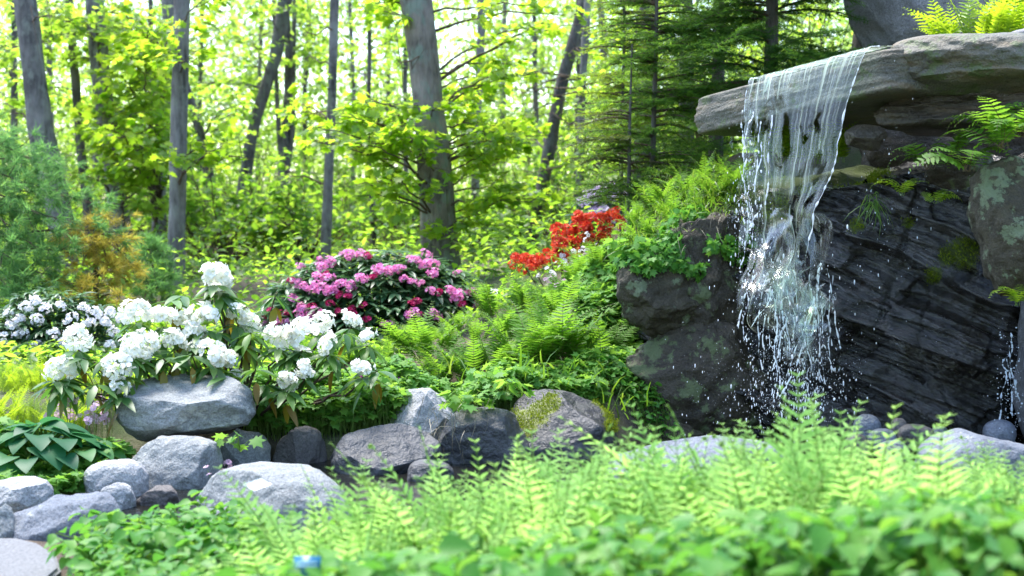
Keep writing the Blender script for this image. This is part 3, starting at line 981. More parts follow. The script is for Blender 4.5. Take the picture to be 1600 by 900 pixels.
def water_sheet(u0, u1, vmax, speed, shrink, seed, nu=90, nv=230, fray=0.0, lead=.14, lean=0.0):
    rng = np.random.default_rng(seed)
    u = np.linspace(u0, u1, nu)
    v = np.linspace(0, 1, nv)
    U, V = np.meshgrid(u, v, indexing='ij')
    U, V = U.ravel(), V.ravel()
    k = .08
    on = V < k
    drop = np.where(on, 0, ((V - k) / (1 - k)) ** 1.35 * vmax)
    t = np.sqrt(2 * drop / 9.8)
    out = np.where(on, -(1 - V / k) * lead, .012 + speed * t)
    um = (u0 + u1) / 2
    cshr = 1 - shrink * np.clip(drop / 1.25, 0, 1) ** .8
    Uc = um + (U - um) * cshr + lean * np.clip(drop / 1.25, 0, 1)
    Uc = Uc + .018 * np.clip(drop / .3, 0, 1) * fbm(np.stack([drop * 7, np.round(U * 3), 0 * U], -1), 3, seed + 2)
    base = LIP_A[None] + (LIP_B - LIP_A)[None] * Uc[:, None]
    p = base.copy()
    p[:, :2] += LN[None] * out[:, None]
    p[:, 2] += .006 + np.where(on, .012 * (1 - V / k), 0) - drop
    amp = .002 + .007 * np.clip(drop / .5, 0, 1)
    rip = fbm(np.stack([U * 15, drop * .6, 0 * U], -1), 3, seed)
    rough = np.clip((drop - .62) / .5, 0, 1)
    p[:, :2] += LN[None] * (amp * rip)[:, None]
    q = np.stack([p[:, 0] * 2.4, p[:, 1] * 2.4, p[:, 2] * 2.6], -1)
    p[:, 0] += rough * .11 * fbm(q, 2, seed + 4)
    p[:, 1] += rough * .2 * fbm(q + 9, 2, seed + 5)
    p[:, 2] += rough * .06 * fbm(q + 21, 3, seed + 6)
    i = (np.arange(nu - 1)[:, None] * nv + np.arange(nv - 1)[None]).ravel()
    f = np.stack([i, i + nv, i + nv + 1, i + 1], -1)
    edge = np.minimum((U - u0) / (u1 - u0), (u1 - U) / (u1 - u0))
    fr = fray + .95 * np.clip((drop - 1.12) / .6, 0, 1) + np.clip(.06 - edge, 0, 1) * 4 * (drop > .25) * fray
    uv = np.stack([U * .9, drop / 1.4 + np.where(on, V - k, 0)], -1)
    return p, f, uv, fr


def add_sheet(name, mat, *a, **kw):
    p, f, uv, fr = water_sheet(*a, **kw)
    m = MB()
    m.add(p, f)
    m.uv = [uv]
    o = m.build(name, mat, wf, smooth=True)
    at_ = o.data.attributes.new('fray', 'FLOAT', 'POINT')
    at_.data.foreach_set('value', fr.astype(np.float32))
    return p


SHEET = add_sheet('water_sheet', M['sheet'], .08, 1.0, 1.66, .47, .50, 5, lean=.05)
add_sheet('water_curtain', M['sheet'], .0, .30, .95, .42, .55, 8, nu=40, fray=.45, lean=-.02)
add_sheet('water_curtain', M['sheet'], .03, .16, .8, .38, .3, 11, nu=24, fray=.6)


def foam_sheet(seed, cx, cz, w_, h_, Y, yaw, nu=46, nv=46):
    rng = np.random.default_rng(seed)
    u, v = np.linspace(-1, 1, nu), np.linspace(-1, 1, nv)
    U, V = np.meshgrid(u, v, indexing='ij')
    U, V = U.ravel(), V.ravel()
    c = at(cx, cz, Y)
    p = np.stack([U * w_ / 2 * math.cos(yaw) + .04 * V, U * w_ / 2 * math.sin(yaw) + .10 * np.cos(U * 2.2) - .1, V * h_ / 2], -1)
    q = p * (6, 6, 5) + seed
    p = p + np.stack([.05 * fbm(q, 2, seed), .11 * fbm(q + 5, 2, seed + 1), .06 * fbm(q + 8, 2, seed + 2)], -1) + c
    i = (np.arange(nu - 1)[:, None] * nv + np.arange(nv - 1)[None]).ravel()
    f = np.stack([i, i + nv, i + nv + 1, i + 1], -1)
    rr = np.sqrt(U ** 2 + V ** 2)
    return p, f, np.stack([U * .4 + seed, V * .4], -1), np.clip((rr - .35) * 1.5, 0, 2)


for j, a in enumerate([(1215, 435, .30, .20, 7.3, .2), (1262, 480, .22, .3, 7.25, -.2), (1248, 535, .2, .24, 7.3, .1)]):
    p, f, uv, fr = foam_sheet(61 + j, *a)
    m = MB()
    m.add(p, f)
    m.uv = [uv]
    o = m.build('splash', M['foam'], wf, smooth=True)
    a_ = o.data.attributes.new('fray', 'FLOAT', 'POINT')
    a_.data.foreach_set('value', fr.astype(np.float32))

def ribbon(seed, path, widths, Y, turns, nu=16, nv=130):
    """a glassy band of water that twists as it falls"""
    path = np.array(path, float)
    t = np.linspace(0, 1, nv)
    k = np.linspace(0, 1, len(path))
    c = np.array([at(np.interp(q, k, path[:, 0]), np.interp(q, k, path[:, 1]), Y - .06 * q) for q in t])
    wd = np.interp(t, np.linspace(0, 1, len(widths)), widths)
    a = turns * math.pi * t + seed + .8 * vnoise(np.stack([t * 5 + seed, t * 0, t * 0], -1), seed)
    u = np.linspace(-.5, .5, nu)
    U, T = np.meshgrid(u, np.arange(nv), indexing='ij')
    U, T = U.ravel(), T.ravel()
    p = c[T] + np.stack([np.cos(a[T]) * U * wd[T], np.sin(a[T]) * U * wd[T] - .25 * (U * U) * wd[T], 0 * U], -1)
    q = p * (8, 8, 7)
    p = p + .028 * np.stack([fbm(q, 2, seed), fbm(q + 5, 2, seed + 1), fbm(q + 9, 2, seed + 2)], -1)
    j = (np.arange(nu - 1)[:, None] * nv + np.arange(nv - 1)[None]).ravel()
    f = np.stack([j, j + nv, j + nv + 1, j + 1], -1)
    fr = np.clip((t[T] - .62) * 2.6, 0, 1.6) + .25 * (np.abs(U) > .44)
    return p, f, np.stack([U * .35 + seed, t[T] * .8], -1), fr


for j, (path, wd, Y, tw) in enumerate([([(1222, 320), (1212, 400), (1232, 470), (1252, 560)], (.13, .20, .15, .08), 7.28, .9), ([(1272, 330), (1280, 410), (1262, 490), (1268, 600)], (.12, .15, .16, .06), 7.22, 1.2),
                                       ([(1245, 380), (1235, 450), (1265, 530), (1255, 610)], (.10, .18, .16, .07), 7.2, 1.6), ([(1200, 400), (1192, 445), (1222, 500), (1238, 560)], (.06, .13, .13, .05), 7.3, 1.0)]):
    p, f, uv, fr = ribbon(5 + j, path, wd, Y, tw)
    m = MB()
    m.add(p, f)
    m.uv = [uv]
    o = m.build('water_ribbon', M['ribbon'], wf, smooth=True)
    a_ = o.data.attributes.new('fray', 'FLOAT', 'POINT')
    a_.data.foreach_set('value', fr.astype(np.float32))

rng = np.random.default_rng(77)
mb = MB()


def strand(x0, y0, x1, y1, Y, r, wob, n=40):
    t = np.linspace(0, 1, n)
    a, b = at(x0, y0, Y), at(x1, y1, Y)
    p = a + (b - a) * t[:, None]
    s = rng.uniform(0, 50)
    p[:, 0] += wob * vnoise(np.stack([t * 3 + s, t * 0, t * 0], -1), 3)
    p[:, 1] += wob * vnoise(np.stack([t * 3 + s, t * 0 + 5, t * 0], -1), 3)
    rr = r * np.clip(.55 + 1.5 * vnoise(np.stack([t * 30 + s, t * 0, t * 0 + 2], -1), 9), .05, 2)
    mb.tube(p, rr, 5)


# bright rim of the sheet, its thin outer threads, and threads below the break
_rim = SHEET.reshape(90, 230, 3)[-1][14:168]
_k = np.linspace(0, 1, len(_rim))
mb.tube(_rim, .0034 * np.clip(.6 + 1.3 * vnoise(np.stack([_k * 60, _k * 0, _k * 0], -1), 4), .2, 2), 6)
_rim = SHEET.reshape(90, 230, 3)[0][14:168]
mb.tube(_rim, .0022 * np.clip(.6 + 1.1 * vnoise(np.stack([_k * 50, _k * 0, _k * 0], -1), 6), .1, 2), 6)
for (x0, y0, x1, y1) in [(1166, 172, 1160, 260), (1160, 260, 1172, 345), (1180, 180, 1178, 300), (1172, 175, 1166, 240), (1192, 190, 1184, 300), (1205, 180, 1200, 320), (1172, 345, 1160, 420),
                         (1192, 320, 1172, 360), (1270, 560, 1262, 640), (1262, 520, 1240, 600), (1285, 480, 1290, 600), (1228, 500, 1205, 580), (1180, 430, 1150, 510), (1170, 450, 1165, 530),
                         (1255, 540, 1215, 620), (1250, 560, 1275, 650), (1300, 430, 1302, 540), (1212, 480, 1235, 560)] + [(rng.uniform(1195, 1300), rng.uniform(400, 520), 0, 0) for _ in range(26)]:
    if x1 == 0:
        x1, y1 = 1247 + (x0 - 1247) * rng.uniform(.6, 1.5) + rng.normal() * 12, y0 + rng.uniform(50, 140)
    strand(x0, y0, x1, y1, 7.28 + rng.normal() * .05, rng.uniform(.001, .0032), .022)
mb.build('water_thread', M['drop'], wf, smooth=True)

dv, df_ = ico(1)
mb = MB()
L, S = [], []


def drops(n, cx, cy, sx, sy, Y, sY, smin, smax):
    px, py, yy = rng.normal(cx, sx, n), rng.normal(cy, sy, n), rng.normal(Y, sY, n)
    for a, b, c in zip(px, py, yy):
        q = at(a, min(b, 690), max(6.9, c))
        if q[2] > .01:
            L.append(q)
            S.append(smin + (smax - smin) * rng.random() ** 5)


drops(800, 1238, 570, 38, 50, 7.3, .16, .0006, .0038)
drops(330, 1180, 490, 24, 75, 7.35, .14, .0006, .0038)
drops(380, 1168, 330, 14, 70, 7.4, .1, .0010, .0045)
drops(900, 1240, 622, 46, 34, 7.2, .25, .0007, .0042)
drops(200, 1130, 610, 45, 60, 7.2, .3, .0005, .0032)
drops(120, 1305, 560, 40, 80, 7.2, .2, .0007, .0032)
drops(90, 1380, 320, 40, 90, 7.2, .2, .001, .003)
drops(60, 1245, 450, 45, 40, 7.15, .1, .002, .005)
S = np.array(S)
sc = np.stack([S, S, S * rng.uniform(1.2, 4.0, len(S))], -1)
mb.inst((dv, [df_]), sc[:, None, :] * np.eye(3)[None], np.array(L))
tag(mb.build('spray', M['drop'], wf, smooth=True), kind='stuff')

# the second, thin fall in the cleft
tr = thing('waterfall', 'thin broken trickle falling in the dark cleft', 'waterfall', (2.55, 7.1, 0), None)
mb = MB()
for (x0, y0, x1, y1) in [(1578, 520, 1572, 580), (1572, 580, 1562, 660), (1580, 540, 1590, 620), (1570, 560, 1580, 650), (1588, 590, 1600, 660)]:
    strand(x0, y0, x1, y1, 7.0, .0032, .02)
mb.build('water_thread', M['drop'], tr, smooth=True)
mb = MB()
L, S = [], []
drops(260, 1580, 610, 14, 45, 7.0, .06, .0012, .005)
S = np.array(S)
mb.inst((ico(2)[0], [ico(2)[1]]), S[:, None, None] * np.eye(3)[None], np.array(L))
tag(mb.build('spray', M['drop'], tr, smooth=True), kind='stuff')

# ================================================================== PLANTS
UP = np.array([0, 0, 1.])


def leaf_tpl(w_=.45, fold=.12, droop=.18, rows=4, shape=1.0, heart=0.0):
    """a pointed leaf: base at the origin, tip at y=1"""
    ys = np.linspace(0, 1, rows + 2)[1:-1]
    v = [(0, 0, 0)]
    for y in ys:
        ww = w_ / 2 * math.sin(math.pi * y ** (.8 * shape)) ** .8
        yy = y - heart * .25 * (1 - y) ** 2
        z = -droop * y * y
        v += [(-ww, yy, z + fold * ww * 2), (0, y, z), (ww, yy, z + fold * ww * 2)]
    v.append((0, 1, -droop))
    tip = len(v) - 1
    tri = [(0, 2, 1), (0, 3, 2), (tip, tip - 3, tip - 2), (tip, tip - 2, tip - 1)]
    quad = []
    for r in range(rows - 1):
        a = 1 + 3 * r
        quad += [(a, a + 1, a + 4, a + 3), (a + 1, a + 2, a + 5, a + 4)]
    return np.array(v, float), [np.array(tri), np.array(quad)]


def lobed_tpl(half, fold=.14, droop=.15):
    """a lobed leaf from the outline of its right half"""
    h = np.array(half, float)
    v = [(0, .38, 0)]
    r = [(x, y, fold * x - droop * y * y) for x, y in h]
    l = [(-x, y, fold * x - droop * y * y) for x, y in h[1:-1][::-1]]
    ring = r + l
    v += ring
    n = len(ring)
    tri = [(0, 1 + i, 1 + (i + 1) % n) for i in range(n)]
    return np.array(v, float), [np.array(tri)]


OAK = lobed_tpl([(0, 0), (.10, .12), (.36, .06), (.24, .27), (.50, .42), (.25, .50), (.36, .78), (.13, .72), (0, 1)])
PALM = lobed_tpl([(0, .05), (.30, -.05), (.28, .15), (.58, .22), (.36, .40), (.50, .72), (.2, .62), (0, 1)], .1, .12)
ELL = leaf_tpl(.5, .14, .2, 3)
ELLN = leaf_tpl(.36, .10, .22, 3)
BROAD = leaf_tpl(.68, .16, .22, 4, .85)
HEART = leaf_tpl(.92, .10, .34, 9, .70, .9)
DIA = (np.array([(0, 0, 0), (.3, .5, .08), (0, 1, -.1), (-.3, .5, .08)], float), [np.array([(0, 1, 2), (0, 2, 3)])])
NEED = (np.array([(-.09, 0, 0), (.09, 0, 0), (0, 1, 0)], float), [np.array([(0, 1, 2)])])
BLADE = (np.array([(-.035, 0, 0), (.035, 0, 0), (-.03, .4, .0), (.03, .4, 0), (-.02, .75, -.10), (.02, .75, -.10), (0, 1, -.3)], float),
         [np.array([(4, 5, 6)]), np.array([(0, 1, 3, 2), (2, 3, 5, 4)])])


def curve(p0, p1, lift, n=9):
    t = np.linspace(0, 1, n)[:, None]
    p0, p1 = np.asarray(p0, float), np.asarray(p1, float)
    return p0 + (p1 - p0) * t + UP * (lift * 4 * t * (1 - t))


def spray(rng, mbL, mbW, p0, p1, tpl, size, nleaf, spread, lift=.1, r0=.012, droop=.35, start=.35, flat=.5):
    """a leafy bough: limb, side twigs, leaves along them"""
    c = curve(p0, p1, lift, 10)
    c[1:-1] += rng.normal(size=(8, 3)) * .012 * np.linalg.norm(c[-1] - c[0])
    if mbW is not None:
        mbW.tube(c, np.linspace(r0, .003, 10), 5)
    ax_ = norm(c[-1] - c[0])
    side = norm(np.cross(ax_, UP) + 1e-6)
    k = max(4, nleaf // 9)
    ts = rng.uniform(start, 1, k)
    st = np.stack([np.interp(ts, np.linspace(0, 1, 10), c[:, i]) for i in range(3)], -1)
    sg = rng.choice([-1, 1], k)
    td = norm(ax_ * rng.uniform(.3, 1.0, k)[:, None] + side * (sg * rng.uniform(.4, 1.1, k))[:, None] + rng.normal(size=(k, 3)) * .25 + UP * rng.uniform(-.25, .35, k)[:, None])
    tl = spread * rng.uniform(.45, 1.1, k) * (1.15 - .5 * ts)
    if mbW is not None and r0 > .008:
        for i in range(min(k, 5)):
            mbW.tube(np.array([st[i], st[i] + td[i] * tl[i] * .5 + UP * .02, st[i] + td[i] * tl[i]]), (.004, .003, .0015), 4)
    j = rng.integers(0, k, nleaf)
    f = rng.uniform(.1, 1.05, nleaf) ** .7
    L = st[j] + td[j] * (tl[j] * f)[:, None] + rng.normal(size=(nleaf, 3)) * .025
    d = td[j] + rng.normal(size=(nleaf, 3)) * .6
    d[:, 2] = d[:, 2] * .5 - droop * rng.uniform(.3, 1.4, nleaf)
    nn = UP + rng.normal(size=(nleaf, 3)) * flat
    mbL.inst(tpl, frames(d, nn, size * rng.uniform(.55, 1.15, nleaf)), L)


def trunk_line(pts, top_z, wob, rng):
    """pixel trunk (px, py, Y, width) from top to foot -> 3-D polyline and radii, from the ground up to top_z"""
    P_ = np.array([at(a, b, Y) for a, b, Y, w_ in pts])
    rr = np.array([w_ / 2 * mpp(Y) for a, b, Y, w_ in pts])
    P_, rr = P_[::-1], rr[::-1]                       # foot first
    g = g1(P_[0, 0], P_[0, 1])
    if P_[0, 2] > g - .1:
        d = P_[0] - P_[1]
        k = (P_[0, 2] - (g - .15)) / max(1e-3, -d[2]) if d[2] < 0 else 0
        foot = P_[0] + d * min(k, 3)
        foot[2] = g - .15
        P_ = np.vstack([foot, P_])
        rr = np.r_[rr[0] * 1.12, rr]
    d = norm(P_[-1] - P_[-2])
    if top_z > P_[-1, 2]:
        k = (top_z - P_[-1, 2]) / max(.2, d[2])
        P_ = np.vstack([P_, P_[-1] + d * k * .5, P_[-1] + d * k])
        rr = np.r_[rr, rr[-1] * .75, rr[-1] * .3]
    s = np.r_[0, np.cumsum(np.linalg.norm(np.diff(P_, axis=0), axis=1))]
    n = 26
    t = np.linspace(0, s[-1], n)
    Q_ = np.stack([np.interp(t, s, P_[:, i]) for i in range(3)], -1)
    ra = np.interp(t, s, rr)
    Q_[:, :2] += wob * np.stack([vnoise(np.stack([t * .7, t * 0 + o, t * 0], -1), 5) for o in rng.uniform(0, 90, 2)], -1) * np.clip(t / 2, 0, 1)[:, None]
    return Q_, ra


def fine_trunk(mb_, Q_, ra, sides, rng, flare=.35):
    n = 90
    s = np.r_[0, np.cumsum(np.linalg.norm(np.diff(Q_, axis=0), axis=1))]
    t = np.linspace(0, s[-1], n)
    q = np.stack([np.interp(t, s, Q_[:, i]) for i in range(3)], -1)
    r = np.interp(t, s, ra) * (1 + flare * np.exp(-t / .25))
    m0 = MB()
    m0.tube(q, r, sides)
    v = np.concatenate(m0.v)
    ctr = np.repeat(q, sides, 0)
    d = norm(v - ctr)
    rr = np.repeat(r, sides)
    nz = fbm(v * (5, 5, 2.2) / 1.0 + rng.uniform(0, 50), 3, 3)
    rid = vnoise(np.stack([d[:, 0] * 4 / 1, d[:, 1] * 4, v[:, 2] * 1.5], -1), 8)
    v = v + d * (rr * (.10 * nz + .07 * rid))[:, None]
    mb_.add(v, np.concatenate(m0.f[4]))


def tree(label, pts, top_z, bark_m, crowns, leaf_m, tpl, size, seed, per=45, spread=.5, wob=.05, dead=0, forks=(), name='tree', group='trees of the wood', cat='tree', flare=.3, sides=14, lift=.12):
    rng = np.random.default_rng(seed)
    Q_, ra = trunk_line(pts, top_z, wob, rng)
    base = Q_[0].copy()
    base[2] += .15
    t = thing(name, label, cat, base, group)
    mt = MB()
    fine_trunk(mt, Q_, ra, sides, rng, flare)
    ml = MB()
    wood = M['twig'] if bark_m is not M['bark_dark'] else M['bark_dark']
    for (fp, tz_) in forks:
        F_, fr = trunk_line(fp, tz_, wob, rng)
        mt.tube(F_[1:], fr[1:], 10)
    mt.build('trunk', bark_m, t, smooth=True)
    for (cx, cy, rx, ry, n, Y0, Y1) in crowns:
        for _ in range(n):
            a, r = rng.uniform(0, 2 * math.pi), math.sqrt(rng.random())
            Y = rng.uniform(Y0, Y1)
            p1 = at(cx + rx * r * math.cos(a), cy + ry * r * math.sin(a), Y)
            if p1[2] < g1(p1[0], p1[1]) + .15:
                p1[2] = g1(p1[0], p1[1]) + rng.uniform(.2, .6)
            hd = np.linalg.norm(p1[:2] - np.array([np.interp(p1[2], Q_[:, 2], Q_[:, 0]), np.interp(p1[2], Q_[:, 2], Q_[:, 1])]))
            zs = np.clip(p1[2] - rng.uniform(.05, .45) * hd, base[2] + .3, Q_[-1, 2] - .1)
            p0 = np.array([np.interp(zs, Q_[:, 2], Q_[:, i]) for i in range(3)])
            ln = np.linalg.norm(p1 - p0)
            st = max(.25, 1 - (1.5 * spread + .5) / max(ln, .3))
            mw = MB()
            spray(rng, ml, mw, p0, p1, tpl, size, per, spread, lift=lift * ln * .6, r0=min(.03, .006 + .006 * ln), start=st)
            mw.build('branch', wood, t, smooth=True)
    for _ in range(dead):
        zs = rng.uniform(base[2] + .8, Q_[-1, 2])
        p0 = np.array([np.interp(zs, Q_[:, 2], Q_[:, i]) for i in range(3)])
        a = rng.uniform(0, 2 * math.pi)
        ln = rng.uniform(.4, 1.3)
        p1 = p0 + np.array([math.cos(a), math.sin(a), rng.uniform(-.25, .3)]) * ln
        c = curve(p0, p1, .05 * ln, 7)
        mw = MB()
        c[1:-1] += rng.normal(size=(5, 3)) * .02
        mw.tube(c, np.linspace(.011, .003, 7), 4)
        for q in range(3):
            i = rng.integers(2, 6)
            mw.tube(np.array([c[i], c[i] + rng.normal(size=3) * .12, c[i] + rng.normal(size=3) * .25]), (.004, .003, .001), 4)
        mw.build('dead_branch', wood, t, smooth=True)
    if ml.n:
        ml.build('crown', leaf_m, t)
    return t


W, ML = M['wood_leaf'], M['maple']
tree('broad mottled trunk with bright oak boughs behind the pink rhododendron', [(648, -10, 12.6, 50), (668, 130, 12.6, 47), (680, 250, 12.6, 50), (690, 420, 12.6, 56)], 6.5, M['bark_big'],
     [(520, 190, 60, 40, 9, 11.8, 12.8), (555, 285, 60, 22, 4, 11.6, 12.4), (605, 225, 45, 30, 5, 11.6, 12.3), (790, 215, 70, 50, 12, 12.0, 13.4), (815, 300, 50, 20, 4, 11.8, 12.8), (735, 160, 40, 40, 4, 12.8, 13.8), (820, 130, 50, 40, 4, 12, 13.4), (690, 362, 22, 8, 1, 12.0, 12.1), (860, 30, 50, 36, 5, 12.4, 13.6), (600, 4, 50, 16, 3, 12.4, 13.4), (668, 160, 22, 14, 1, 12.1, 12.2)],
     ML, OAK, .10, 1001, per=64, spread=.40, sides=20, flare=.25, dead=5)
tree('straight grey trunk with knots standing in front of the paler one', [(281, -10, 13.6, 24), (277, 200, 13.6, 26), (274, 470, 13.6, 29)], 7.5, M['bark_grey'],
     [(290, 60, 60, 60, 4, 12.9, 14), (300, 240, 40, 30, 4, 12.8, 13.6)], ML, OAK, .11, 1002, per=50, spread=.45, wob=.03, dead=7)
tree('pale trunk behind the straight knotted one carrying a fan of bright oak leaves', [(258, -10, 16.5, 20), (252, 200, 16.5, 20), (246, 425, 16.5, 22)], 7.5, M['bark_far'],
     [(215, 90, 55, 70, 14, 14.0, 15.8), (190, 200, 60, 50, 14, 13.8, 15.5), (240, 235, 60, 40, 12, 13.4, 15.0), (180, 40, 50, 40, 6, 14.5, 16)], ML, OAK, .12, 1003, per=60, spread=.5)
tree('curved grey trunk half hidden by oak leaves, third from the pine', [(140, -10, 15.5, 26), (152, 130, 15.5, 30), (172, 260, 15.5, 31), (198, 430, 15.5, 34)], 7.5, M['bark_grey'],
     [(120, 60, 60, 60, 8, 14.5, 16), (200, 300, 60, 40, 6, 14.2, 15.4)], W, OAK, .088, 1004, per=72, spread=.5)
tree('thick grey trunk leaning away above the soft pine boughs', [(33, -10, 14.5, 34), (52, 120, 14.5, 36), (72, 230, 14.5, 40), (96, 350, 14.5, 42)], 7.5, M['bark_grey'],
     [(60, 40, 60, 50, 5, 14.6, 16), (10, 120, 40, 50, 4, 14.6, 16)], W, OAK, .088, 1005, per=72, spread=.5, dead=5)
tree('thin dark crooked stem beside the leaning grey trunk', [(104, -10, 16, 12), (112, 90, 16, 13), (126, 200, 16, 14), (140, 350, 16, 17)], 7.0, M['bark_dark'],
     [(120, 130, 50, 50, 4, 15.4, 17)], W, OAK, .088, 1006, per=72, spread=.5, wob=.10, dead=9)
tree('dark trunk leaning steeply to one side, its top lost in leaves', [(446, -10, 19, 22), (428, 90, 19, 19), (396, 190, 19, 18), (362, 395, 19, 21)], 7.5, M['bark_dark'],
     [(430, 60, 60, 50, 7, 18, 20), (360, 150, 60, 60, 8, 18, 20.5)], W, OAK, .088, 1007, per=72, spread=.6, dead=5)
tree('dark forked trunk splitting into three stems at head height', [(446, 60, 20, 9), (444, 220, 20, 16), (440, 440, 20, 20)], 8.5, M['bark_dark'],
     [(500, 60, 60, 60, 6, 19, 21), (440, 330, 60, 50, 6, 19, 21)], W, OAK, .088, 1008, per=72, spread=.6, dead=8,
     forks=(([(462, 0, 20, 7), (460, 200, 20, 8), (446, 290, 20, 10)], 8), ([(430, 60, 20, 6), (434, 180, 20, 7), (441, 260, 20, 9)], 8)))
tree('slender smooth grey trunk alone above the pink flowers', [(520, -10, 15, 13), (514, 180, 15, 14), (507, 415, 15, 17)], 7.5, M['bark_grey'],
     [(480, 130, 45, 50, 3, 14.6, 16)], ML, OAK, .11, 1009, per=45, spread=.45, wob=.03, dead=7)
tree('thin straight grey trunk seen beyond the broad mottled one', [(753, -10, 19, 12), (748, 150, 19, 12), (742, 350, 19, 14)], 7.5, M['bark_far'],
     [(760, 260, 80, 70, 7, 18, 20.5), (730, 330, 80, 30, 6, 17.5, 20), (830, 360, 50, 40, 5, 16, 18)], W, OAK, .088, 1010, per=72, spread=.6)
tree('dark trunk leaning out behind the spruce', [(916, -20, 16, 21), (898, 50, 16, 20), (872, 135, 16, 19), (840, 330, 16, 22)], 7.5, M['bark_dark'],
     [(860, 210, 50, 60, 5, 16, 18)], W, OAK, .088, 1011, per=72, spread=.5, dead=6)
tree('bare pine stem bristling with dead twigs', [(918, -10, 15.5, 11), (911, 150, 15.5, 12), (904, 350, 15.5, 14)], 7.0, M['bark_grey'], [], W, OAK, .1, 1012, dead=60, wob=.02)
tree('slim dark stem standing just beside the bare pine stem', [(900, -10, 17, 7), (902, 100, 17, 8), (900, 330, 17, 10)], 7.0, M['bark_dark'], [(880, 260, 60, 50, 5, 16.5, 18)], W, OAK, .088, 1013, per=72, spread=.5, dead=10)
tree('short dark trunk leaning towards the knotted grey one', [(306, 200, 17.5, 15), (322, 270, 17.5, 16), (348, 370, 17.5, 18)], 4.5, M['bark_dark'],
     [(330, 180, 60, 60, 7, 16.5, 18), (330, 330, 60, 50, 7, 16, 18)], W, OAK, .088, 1014, per=72, spread=.5)
tree('dark trunk close behind the young spruce', [(1012, -10, 12.5, 26), (1004, 170, 12.5, 28), (1000, 330, 12.5, 30)], 7.0, M['bark_dark'], [(960, 60, 40, 50, 4, 12, 13)], ML, ELL, .08, 1015, per=40, spread=.4, dead=8)
tree('second dark trunk behind the spruce, nearer the ledge', [(1070, -10, 13.5, 22), (1072, 170, 13.5, 24), (1074, 280, 13.5, 26)], 7.5, M['bark_dark'], [(1090, 30, 50, 40, 3, 13, 14.5)], W, ELL, .08, 1016, per=40, spread=.4, dead=8)
tree('dark trunk beside the great sloping rock above the ledge', [(1362, -30, 10.6, 36), (1352, 60, 10.6, 38), (1346, 120, 10.6, 40)], 7.0, M['bark_dark'], [(1330, -30, 60, 30, 3, 10, 11)], W, ELL, .08, 1017, per=40, spread=.4)
# thin young stems among the undergrowth
for i, (x0, x1, y1, Y, w_, bk, lab) in enumerate([
        (575, 586, 410, 18, 8, 'bark_dark', 'thin leaning sapling between the slender trunk and the broad one'),
        (636, 630, 410, 21, 9, 'bark_dark', 'thin dark stem touching the side of the broad mottled trunk'),
        (545, 548, 400, 24, 8, 'bark_far', 'pale thin stem beyond the pink flowers'),
        (156, 150, 340, 20, 12, 'bark_far', 'pale trunk glimpsed between the curved and the crooked one'),
        (235, 238, 410, 23, 10, 'bark_dark', 'dark thin stem close to the pale trunk'),
        (318, 300, 420, 24, 8, 'bark_dark', 'spindly stem deep in the wood beyond the knotted trunk'),
        (408, 402, 410, 26, 9, 'bark_far', 'far pale stem between the leaning and the forked trunk'),
        (480, 476, 410, 25, 9, 'bark_dark', 'far dark stem just past the forked trunk'),
        (610, 604, 390, 27, 9, 'bark_far', 'far slim stem left of the broad trunk, deep in the wood'),
        (790, 786, 380, 26, 10, 'bark_far', 'far slim stem beyond the broad trunk, deep in the wood'),
        (836, 842, 370, 23, 9, 'bark_dark', 'dark far stem under the leaning trunk by the spruce'),
        (940, 936, 320, 22, 13, 'bark_dark', 'dark trunk between the bare pine stem and the spruce'),
        (20, 24, 330, 19, 13, 'bark_dark', 'dark stem behind the pine boughs at the border'),
        (78, 84, 320, 22, 11, 'bark_far', 'pale stem seen between leaning trunk and crooked stem')]):
    tree(lab, [(x0, 60, Y, w_ * .8), ((x0 + x1) / 2 + (i % 3 - 1) * 4, 230, Y, w_ * .9), (x1, y1, Y, w_)], 7.5 + Y * .06, M[bk],
         [((x0 + x1) / 2, 60, 70, 60, 7, Y - 1.4, Y + 1.5), ((x0 + x1) / 2, 190, 75, 60, 6, Y - 1.4, Y + 1.5), ((x0 + x1) / 2, 300, 70, 50, 4, Y - 1.4, Y + 1.2)], W, OAK, .085, 1100 + i, per=58, spread=.65, dead=3, sides=8)


# --- undergrowth shrubs
def shrub_parts(rng, h, r, n, tpl, size, per, spread):
    ml, mw = MB(), MB()
    for _ in range(n):
        a = rng.uniform(0, 2 * math.pi)
        rr = r * math.sqrt(rng.random())
        z = h * rng.uniform(.25, 1.0) * (1 - .45 * (rr / r) ** 2)
        p1 = np.array([rr * math.cos(a), rr * math.sin(a), z])
        p0 = p1 * (.12, .12, 0) + (0, 0, z * .08)
        spray(rng, ml, mw, p0, p1, tpl, size, per, spread, lift=.08, r0=.009, start=.45)
    return ml, mw


